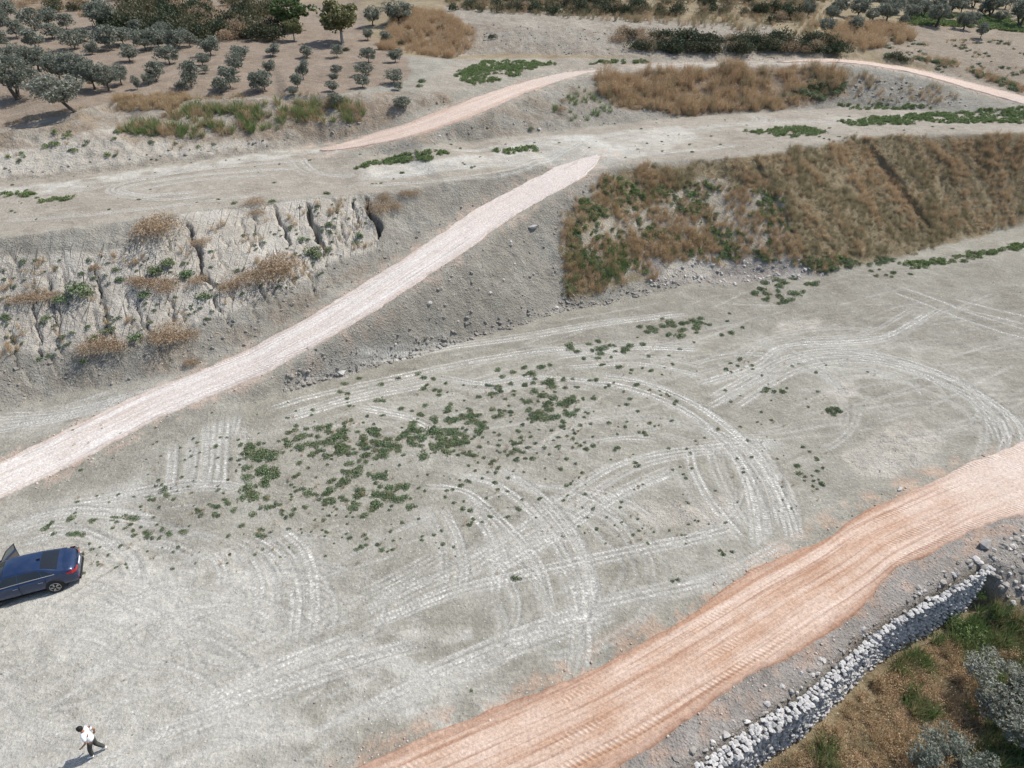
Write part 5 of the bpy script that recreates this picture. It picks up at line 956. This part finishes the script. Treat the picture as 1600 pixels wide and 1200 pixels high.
rub('clods', clods, [(-100, 600), (0, 560), (130, 550), (330, 500), (470, 440), (600, 385), (860, 258), (880, 255), (700, 354), (500, 474), (300, 580), (200, 600), (0, 640), (-100, 650)], 4, .06, .4, 'brown grey clods along the foot of the cracked bank', cat='clods')
rub('clods', clods + pales[:2], [(560, 248), (700, 224), (900, 201), (1066, 184), (960, 140), (835, 147), (735, 185), (635, 222)], 2.2, .06, .4, 'brown clods on the embankment of the upper road', cat='clods')
rub('clods', clods, [(-60, 282), (150, 266), (300, 247), (420, 235), (540, 212), (720, 160), (700, 148), (540, 190), (400, 215), (150, 250), (-60, 270)], 3, .07, .45, 'brown grey clods along the back of the middle terrace', cat='clods')
rub('clods', clods + pales[:1], [(700, 86), (1310, 82), (1180, 58), (1000, 46), (790, 41), (740, 36)], 1.5, .08, .4, 'clods on the upper embankment', cat='clods')
rub('pebbles', pales + clods, [(-200, 1290), (0, 800), (440, 630), (966, 475), (1600, 405), (1700, 600), (1400, 760), (1100, 930), (560, 1250)], .9, .03, .16, 'pebbles and small clods strewn over the bare grey plot', cat='pebbles')
rub('pebbles', pales + clods, [(-60, 370), (480, 310), (850, 250), (1180, 240), (1600, 205), (1600, 185), (1066, 186), (700, 226), (0, 288)], .7, .05, .2, 'pebbles strewn over the middle terrace', cat='pebbles')
rub('clods', clods + pales[:1], [(1320, 120), (1430, 130), (1540, 165), (1440, 170), (1320, 165)], 4, .08, .5, 'grey clods on the bank under the road bend', cat='clods')
rub('pebbles', pales, [(1340, 72), (1420, 95), (1590, 148), (1740, 190), (1740, 60), (1420, 62)], 1.2, .06, .25, 'stones strewn over the far field', cat='pebbles')
rub('rubble', pales, [(1330, 700), (1430, 655), (1460, 690), (1420, 740), (1350, 745)], 3, .04, .2, 'white broken stone spread on the bare plot')
M_spill = rock_mat('road_gravel', (.40, .29, .225), (.56, .47, .41)); spill = [stone_mesh('gravel', 120 + i, M_spill) for i in range(3)]
for L, hw, lb in ((RAMP, 1.95, 'pink gravel spilled along the edges of the ramp road'), (NEAR, np.interp(np.arange(len(NEAR)), np.arange(len(NEAR)), NEAR_HW), 'orange gravel spilled along the edges of the near road'), (UPPER, 2.0, 'pink gravel spilled along the edges of the upper road')):
    n_ = 1500; i_ = RNG.integers(3, len(L) - 3, n_); sg = RNG.choice((-1, 1), n_); h_ = (hw if np.isscalar(hw) else hw[i_]) + RNG.normal(.05, .3, n_); T_ = np.gradient(L[:, :2], axis=0); T_ /= np.linalg.norm(T_, axis=1)[:, None]
    q = L[i_, :2] + np.stack([-T_[i_, 1], T_[i_, 0]], 1) * (sg * h_)[:, None] + T_[i_] * RNG.uniform(-.5, .5, (n_, 1)); scatter('spilled_gravel', spill, q, .03 + .14 * RNG.uniform(0, 1, n_) ** 3, lb, 'gravel', tilt=.5, zoff=.02)
bould = stone_mesh('boulder', 91, M_lime, 1, .6, .9)
for px, py, sz, lb in ((833, 356, .75, 'flat white boulder lying on the ramp embankment'), (1540, 853, .8, 'white block beside the top end of the stone wall'), (535, 585, .55, 'grey boulder at the foot of the ramp embankment'), (1405, 765, .35, 'small white stone beside the orange road'), (843, 203, .5, 'pale stone beside the dark green bush at the bank foot')):
    x, y = G1(px, py); o = link('boulder', bould, None, (x, y, float(gz(x, y)) + sz * .1)); o.scale = (sz * 1.3, sz * .9, sz); o.rotation_euler = (.15, .1, px); tag(o, lb, 'boulder')

# ------------------------------------------------------------------ the car
def car_paint():
    m, n, l, b = new_mat('blue_metallic_paint', .32, .5); b.inputs['Base Color'].default_value = (.014, .033, .088, 1); b.inputs['Metallic'].default_value = .45; b.inputs['Coat Weight'].default_value = .8; b.inputs['Coat Roughness'].default_value = .08
    t = NT(m); l.new(t.mix(t.ramp(t.noise(t.pos(), 3, 3), .45, .75, 0, .12), (.014, .033, .088), (.16, .15, .14)), b.inputs['Base Color']); return m
def build_car():
    wr = np.array(unproj(79, 918.5, .33)); wf = np.array(unproj(-10, 942, .33)); d = wf - wr; d /= np.hypot(*d); side = np.array([-d[1], d[0]])   # near-side wheel centres; side points to the car's left
    mid = (wr + wf) / 2 - side * .80; ang = math.atan2(d[1], d[0]); car = empty('parked_car', (mid[0], mid[1], float(gz(*mid)) + .02), ang); tag(car, 'dark blue saloon car parked on the plot with a front door open', 'car')
    P = car_paint(); GL = plain('tinted_glass', (.012, .014, .016), .06, .6); BK = plain('black_trim', (.015, .015, .015), .6, .3); CH = plain('chrome', (.75, .75, .75), .15, .5, 1.0); RD = plain('red_lamp', (.33, .01, .012), .2, .5); TY = plain('tyre_rubber', (.03, .029, .028), .85, .2, var=.2); RM = plain('alloy_rim', (.42, .42, .43), .3, .5, .9); WH = plain('white_plate', (.75, .76, .78), .5); IN = plain('grey_cabin', (.10, .095, .09), .8)
    LP = plain('clear_lamp', (.65, .66, .68), .1, .6)
    st = [-2.43, -2.40, -2.30, -2.12, -1.85, -1.5, -1.1, -.6, 0, .6, 1.0, 1.4, 1.8, 2.1, 2.28, 2.38, 2.42]
    H = np.interp(st, [-2.43, -2.36, -2.25, -2.0, -1.6, -1.0, .9, 1.5, 2.0, 2.3, 2.42], [.72, .98, 1.05, 1.09, 1.08, .99, .96, .94, .84, .70, .56]); Wd = np.interp(st, [-2.43, -2.35, -2.1, -1.7, -1, 0, 1, 1.8, 2.1, 2.3, 2.42], [.68, .80, .88, .92, .93, .93, .93, .91, .86, .76, .60])
    prof = lambda w, h: [(0, .19), (.82 * w, .19), (.95 * w, .26), (w, .46), (.995 * w, .62), (.965 * w, h - .20 if h > .75 else h * .75), (.93 * w, h - .08), (.84 * w, h - .015), (.5 * w, h + .015), (0, h + .025)]
    v, f = [], []
    for x, h, w in zip(st, H, Wd):
        pr = prof(w, h); ring = [(x, a, b) for a, b in pr] + [(x, -a, b) for a, b in pr[-2:0:-1]]; v += ring
    m = 18
    for i in range(len(st) - 1):
        for k in range(m): a = i * m + k; b = i * m + (k + 1) % m; f.append((a, a + m, b + m, b))
    f += [tuple(range(m)), tuple((len(st) - 1) * m + k for k in reversed(range(m)))]
    body = link('body', pymesh('body', v, f, P, True), car)
    md = body.modifiers.new('s', 'SUBSURF'); md.levels = md.render_levels = 1
    # cabin shell
    zt = lambda x: float(np.interp(x, [-1.95, -1.7, -1.35, -1.0, -.6, -.2, .2, .45, .75, 1.05, 1.22], [1.06, 1.12, 1.26, 1.375, 1.435, 1.455, 1.445, 1.41, 1.28, 1.10, .96])); belt = lambda x: float(np.interp(x, [-1.9, -1, .9, 1.2], [1.05, .99, .95, .93]))
    def shell(x, a):      # a: 0 belt .. 1 roof edge .. 2 roof middle
        z1, z0 = zt(x), min(belt(x), zt(x) - .005); k = (z1 - z0) / .45
        p0 = (.84, z0 - .04); p1 = (.62 + .2 * (1 - min(k, 1)), z1 - .05 * min(k, 1)); p2 = (0, z1 + .012)
        if a <= 1: return (x, p0[0] + (p1[0] - p0[0]) * a, p0[1] + (p1[1] - p0[1]) * a)
        t = a - 1; return (x, p1[0] * (1 - t), p1[1] + (p2[1] - p1[1]) * math.sin(t * math.pi / 2))
    xs = np.linspace(-1.95, 1.22, 30); As = [0, .33, .66, .9, 1.0, 1.12, 1.3, 1.6, 2.0]; v, f = [], []; half = len(As)
    for x in xs:
        r = [shell(x, a) for a in As]; v += r + [(p[0], -p[1], p[2]) for p in r[-2::-1]]
    m = 2 * half - 1
    for i in range(len(xs) - 1):
        for k in range(m - 1): a = i * m + k; f.append((a, a + 1, a + m + 1, a + m)[::-1])
    link('roof', pymesh('roof', v, f, P, True), car)
    def panel(name, xa, xb, aa, ab, mat, sgn=1, off=.008, skew=(0, 0), parent=car, nx=6, na=4, both=False):
        v, f = [], []
        AA = np.linspace(aa, ab, na) if not both else np.linspace(aa, 4 - aa, na)
        for i in range(nx):
            for a in AA:
                u = (a - aa) / (AA[-1] - aa); x0 = xa + skew[0] * u; x1 = xb + skew[1] * u; x = x0 + (x1 - x0) * i / (nx - 1); aq, sg = (a, sgn) if a <= 2 else (4 - a, -sgn); p = shell(x, aq)
                nrm = Vector((0, .85, .5)).normalized() if aq <= 1 else Vector((.5 if x > .4 else -.3 if x < -.9 else 0, .15, .9)).normalized(); v.append((p[0] + nrm.x * off, (p[1] + nrm.y * off) * sg, p[2] + nrm.z * off))
        k = len(AA)
        for i in range(nx - 1):
            for j in range(k - 1): a = i * k + j; f.append((a, a + 1, a + k + 1, a + k))
        return link(name, pymesh(name, v, f, mat, True), parent)
    panel('rear_window', -1.66, -1.02, 1.16, 2, GL, both=True, na=9); panel('windscreen', .50, 1.13, 1.08, 2, GL, both=True, na=9)
    for sg in (1, -1):
        panel('side_window', -.02, .98, .20, .86, GL, sg, skew=(-.04, -.52)); panel('side_window', -1.02, -.08, .20, .86, GL, sg, skew=(.10, -.02)); panel('quarter_window', -1.50, -1.07, .30, .80, GL, sg, skew=(.36, .10))
        v = []; 
        for x in np.linspace(-1.55, 1.05, 12): p = shell(x, .12); v += [(x, (p[1] + .012) * sg, p[2] - .012), (x, (p[1] + .012) * sg, p[2] + .018)]
        link('chrome_trim', pymesh('chrome_trim', v, [(2 * i, 2 * i + 1, 2 * i + 3, 2 * i + 2) for i in range(11)], CH), car)
    def box(name, c, s, mat, parent=car, rot=(0, 0, 0), bev=.012):
        bm = bmesh.new(); bmesh.ops.create_cube(bm, size=1); bmesh.ops.scale(bm, vec=s, verts=bm.verts)
        if bev: bmesh.ops.bevel(bm, geom=bm.edges[:], offset=min(bev, min(s) * .4), segments=2, affect='EDGES')
        me = bpy.data.meshes.new(name); bm.to_mesh(me); bm.free(); me.materials.append(mat); o = link(name, me, parent, c); o.rotation_euler = rot; return o
    for x in (-1.0, .02): box('door_handle', (x + .12 - .05, .935, .80), (.20, .03, .03), CH); box('door_handle', (x + .07, -.935, .80), (.20, .03, .03), CH)
    for x, w_ in ((-1.12, .012), (-.05, .012), (1.0, .012)):
        box('door_seam', (x, .927, .58), (.012, .012, .66), BK, bev=0)
    for sg in (1, -1):
        box('sill', (0, .88 * sg, .22), (2.2, .06, .08), BK); o = box('mirror', (.92, 1.0 * sg, 1.0), (.12, .2, .13), P, bev=.04); box('mirror_arm', (0, -.1 * sg, -.04), (.05, .1, .04), BK, o)
        # wrap-round tail lamp and head lamp
        v = [(-2.02, .905, .90), (-2.02, .895, .97), (-2.25, .845, 1.0), (-2.25, .87, .84), (-2.395, .70, .955), (-2.41, .72, .80), (-2.43, .42, .93), (-2.445, .42, .86)]; v = [(a, b * sg, c) for a, b, c in v]
        link('tail_lamp', pymesh('tail_lamp', v, [(0, 1, 2, 3), (3, 2, 4, 5), (5, 4, 6, 7)], RD), car)
        v = [(1.95, .89, .72), (1.95, .86, .82), (2.25, .77, .74), (2.28, .80, .62), (2.40, .52, .66), (2.42, .54, .58)]; link('head_lamp', pymesh('head_lamp', [(a + .012, b * sg, c + .01) for a, b, c in v], [(0, 1, 2, 3), (3, 2, 4, 5)], LP), car)
    box('number_plate', (-2.452, 0, .80), (.02, .52, .12), WH, bev=.004); box('bumper_skirt', (-2.38, 0, .30), (.14, 1.4, .16), BK); box('boot_trim', (-2.452, 0, .885), (.02, .7, .025), CH, bev=.004); box('grille', (2.415, 0, .55), (.05, .8, .14), BK)
    box('antenna_fin', (-.92, 0, 1.44), (.16, .035, .07), BK); box('bumper_reflector', (-2.37, .66, .42), (.06, .18, .03), RD, rot=(0, 0, .5))
    def disc(name, r, w, c, mat, parent, seg=28, bev=.02, hole=0):
        bm = bmesh.new(); bmesh.ops.create_cone(bm, cap_ends=True, segments=seg, radius1=r, radius2=r, depth=w); bmesh.ops.rotate(bm, cent=(0, 0, 0), matrix=Matrix.Rotation(R(90), 3, 'X'), verts=bm.verts)
        if bev: bmesh.ops.bevel(bm, geom=[e for e in bm.edges if len(e.link_faces) == 2 and e.calc_face_angle(0) > 1], offset=bev, segments=2, affect='EDGES')
        me = bpy.data.meshes.new(name); bm.to_mesh(me); bm.free(); me.materials.append(mat); return link(name, me, parent, c)
    for x in (-1.4, 1.4):
        for sg in (1, -1):
            disc('wheel_arch', .385, .3, (x, .79 * sg, .355), BK, car, bev=.008); wh = link('wheel', None, car, (x, .84 * sg, .335)); wh.empty_display_size = .2
            disc('tyre', .335, .225, (0, 0, 0), TY, wh, bev=.05); disc('brake', .23, .232, (0, 0, 0), BK, wh, bev=0); v, f = [], []
            for k in range(5):
                a = 2 * math.pi * k / 5
                for da in (-.16, .16):
                    tube(v, f, [(.05 * math.cos(a), .118 * sg, .05 * math.sin(a)), (.225 * math.cos(a + da), .115 * sg, .225 * math.sin(a + da))], [.024, .02], 4)
            ring = [(.232 * math.cos(t_), .112 * sg, .232 * math.sin(t_)) for t_ in np.linspace(0, 6.2832, 25)]; tube(v, f, ring, [.017] * 25, 5); link('rim', pymesh('rim', v, f, RM), wh)
    # open front door on the far side
    dr = link('door', None, car, (1.0, -.915, 0)); dr.empty_display_size = .2; dr.rotation_euler = (0, 0, R(58)); dr['label'] = 'open front door'
    bm = bmesh.new(); prf = [(-1.06, .30), (0, .28), (0, .93), (-1.06, .97)]
    a = [bm.verts.new((x, 0, z)) for x, z in prf]; b = [bm.verts.new((x, .09, z)) for x, z in prf]; bm.faces.new(a); bm.faces.new(b[::-1])
    for i in range(4): bm.faces.new((a[i], b[i], b[(i + 1) % 4], a[(i + 1) % 4]))
    bmesh.ops.recalc_face_normals(bm, faces=bm.faces); bmesh.ops.bevel(bm, geom=bm.edges[:], offset=.02, segments=2, affect='EDGES'); me = bpy.data.meshes.new('door_panel'); bm.to_mesh(me); bm.free(); me.materials.append(P); link('door_panel', me, dr)
    v, f = [], []; tube(v, f, [(-.02, .05, .93), (-.50, .16, 1.36), (-.98, .18, 1.39), (-1.03, .06, .97)], [.022] * 4, 5); link('window_frame', pymesh('window_frame', v, f, BK), dr)
    link('door_glass', pymesh('door_glass', [(-.06, .052, .93), (-.50, .155, 1.35), (-.97, .175, 1.38), (-1.02, .055, .97)], [(0, 1, 2, 3)], plain('pale_glass', (.16, .18, .18), .1, .5)), dr)
    v, f = [], []; bx = [(-1.0, .095, .34), (-.06, .095, .34), (-.06, .095, .86), (-1.0, .095, .88)]; link('door_card', pymesh('door_card', bx, [(0, 1, 2, 3)], IN), dr)
    box('door_opening', (.48, -.925, .60), (1.0, .012, .62), IN, bev=.004)
build_car()

# ------------------------------------------------------------------ the walking man
def skin_obj(name, verts, edges, radii, mat, parent, root=0, sub=2):
    me = bpy.data.meshes.new(name); me.from_pydata(verts, edges, []); me.update(); me.materials.append(mat); o = link(name, me, parent)
    sk = o.modifiers.new('skin', 'SKIN'); sk.use_smooth_shade = True
    if not me.skin_vertices: 
        bpy.context.view_layer.objects.active = o
    sv = me.skin_vertices[0].data
    for i, r in enumerate(radii): sv[i].radius = (r, r) if not isinstance(r, tuple) else r; sv[i].use_root = (i == root)
    s = o.modifiers.new('sub', 'SUBSURF'); s.levels = s.render_levels = sub; return o
def build_person():
    f1 = np.array(unproj(146, 1181, 0)); f2 = np.array(unproj(162, 1174, 0)); ang = math.atan2(-.26, -.96); c = (f1 + f2) / 2
    per = empty('person', (c[0], c[1], float(gz(*c)) + .005), ang); tag(per, 'person in white shirt, grey trousers and white shoes walking across the plot', 'person')
    SK = plain('skin', (.30, .15, .095), .55, .3); SH = plain('white_cotton', (.78, .79, .82), .85, .1, var=.06); TR = plain('grey_trousers', (.065, .068, .06), .85, .1, var=.2); SO = plain('white_shoe', (.8, .8, .8), .6); HR = plain('dark_hair', (.012, .011, .010), .7, .3); EY = plain('eye', (.02, .015, .012), .3)
    # x forward, y left.  left leg leads, right leg trails with the heel raised
    hipL, hipR = (.0, .10, .92), (.0, -.10, .92); kL, kR = (.13, .11, .50), (-.02, -.10, .48); aL, aR = (.15, .11, .09), (-.27, -.10, .15); tL, tR = (.31, .12, .045), (-.13, -.11, .05)
    pel, sp1, ch, nk, hd0, hd = (0, 0, .96), (.02, 0, 1.16), (.05, 0, 1.36), (.09, 0, 1.48), (.14, 0, 1.56), (.17, 0, 1.65)
    shL, shR = (.07, .19, 1.40), (.07, -.19, 1.40); eL, eR = (.04, .27, 1.13), (-.14, -.25, 1.16); wL, wR = (.24, .27, .93), (-.06, -.31, .93)
    V = [pel, sp1, ch, nk, hd0, hd, (.175, 0, 1.71), (.265, 0, 1.615), hipL, kL, aL, tL, hipR, kR, aR, tR, shL, eL, wL, shR, eR, wR]
    E = [(0, 1), (1, 2), (2, 3), (3, 4), (4, 5), (5, 6), (5, 7), (0, 8), (8, 9), (9, 10), (10, 11), (0, 12), (12, 13), (13, 14), (14, 15), (2, 16), (16, 17), (17, 18), (2, 19), (19, 20), (20, 21)]
    Rd = [(.13, .11), (.12, .10), (.13, .10), .055, .06, (.088, .078), .05, .018, .085, .058, .04, .035, .085, .058, .04, .035, .055, .042, .028, .055, .042, .028]
    for w, e, s in ((18, eL, 1), (21, eR, -1)):          # palms, fingers, thumbs
        W_ = Vector(V[w]); d = (W_ - Vector(e)).normalized(); sd = Vector((-d.z, 0, d.x)).normalized() if abs(d.y) < .9 else Vector((1, 0, 0)); inn = Vector((0, -s, 0)); pi = len(V); V.append(tuple(W_ + d * .075)); E.append((w, pi)); Rd.append((.036, .018))
        for j, (o_, l_) in enumerate(((-.027, .068), (-.009, .078), (.009, .073), (.027, .055))):
            a = len(V); p1 = W_ + d * .10 + sd * o_; p2 = p1 + d * l_ * .5 + inn * .008; p3 = p2 + d * l_ * .42 + inn * .026; V += [tuple(p1), tuple(p2), tuple(p3)]; E += [(pi, a), (a, a + 1), (a + 1, a + 2)]; Rd += [.0095, .009, .0075]
        a = len(V); p1 = W_ + d * .04 + sd * -.04 + inn * .01; p2 = p1 + d * .04 + sd * -.018 + inn * .012; V += [tuple(p1), tuple(p2)]; E += [(w, a), (a, a + 1)]; Rd += [.012, .009]
    skin_obj('body', V, E, Rd, SK, per)
    mx = lambda a, b, t: tuple(np.array(a) * (1 - t) + np.array(b) * t)
    skin_obj('shirt', [(.0, 0, .93), (.02, 0, 1.10), (.06, 0, 1.30), (.075, 0, 1.40), (.10, 0, 1.475), shL, mx(shL, eL, .75), shR, mx(shR, eR, .75)], [(0, 1), (1, 2), (2, 3), (3, 4), (3, 5), (5, 6), (3, 7), (7, 8)], [(.185, .16), (.18, .155), (.165, .14), (.14, .12), (.07, .075), .082, .075, .082, .075], SH, per, 1, 1)
    skin_obj('trousers', [(0, 0, 1.0), (0, 0, .90), hipL, kL, mx(kL, aL, .93), hipR, kR, mx(kR, aR, .93)], [(0, 1), (1, 2), (2, 3), (3, 4), (1, 5), (5, 6), (6, 7)], [(.155, .14), (.15, .13), .115, .088, .075, .115, .088, .075], TR, per, 0, 1)
    for a, t_ in ((aL, tL), (aR, tR)):
        d = Vector(t_) - Vector(a); skin_obj('shoe', [tuple(Vector(a) - d * .22 + Vector((0, 0, -.025))), tuple(Vector(a) + d * .25 + Vector((0, 0, -.02))), tuple(Vector(a) + d * .7), tuple(Vector(t_) + d * .22)], [(0, 1), (1, 2), (2, 3)], [(.05, .045), (.052, .05), (.052, .035), (.04, .025)], SO, per, 1, 1)
    rg = random.Random(3); bm = bmesh.new(); bmesh.ops.create_icosphere(bm, subdivisions=3, radius=1)
    for v in bm.verts:
        p = v.co.copy(); k = 1 + .05 * rg.random()
        if p.x > .35 and p.z < .35: k *= .72
        if p.z < -.45: k *= .7
        v.co = Vector((.155 + p.x * .118 * k, p.y * .102 * k, 1.665 + p.z * .118 * k))
    me = bpy.data.meshes.new('hair'); bm.to_mesh(me); bm.free(); me.materials.append(HR); link('hair', me, per)
    for s in (1, -1):
        for nm, c_, r_, m_ in (('eye', (.252, .035 * s, 1.655), .012, EY), ('ear', (.16, .088 * s, 1.64), .026, SK)):
            bm = bmesh.new(); bmesh.ops.create_icosphere(bm, subdivisions=2, radius=r_); bmesh.ops.translate(bm, vec=c_, verts=bm.verts); me = bpy.data.meshes.new(nm); bm.to_mesh(me); bm.free(); me.materials.append(m_); link(nm, me, per)
build_person()
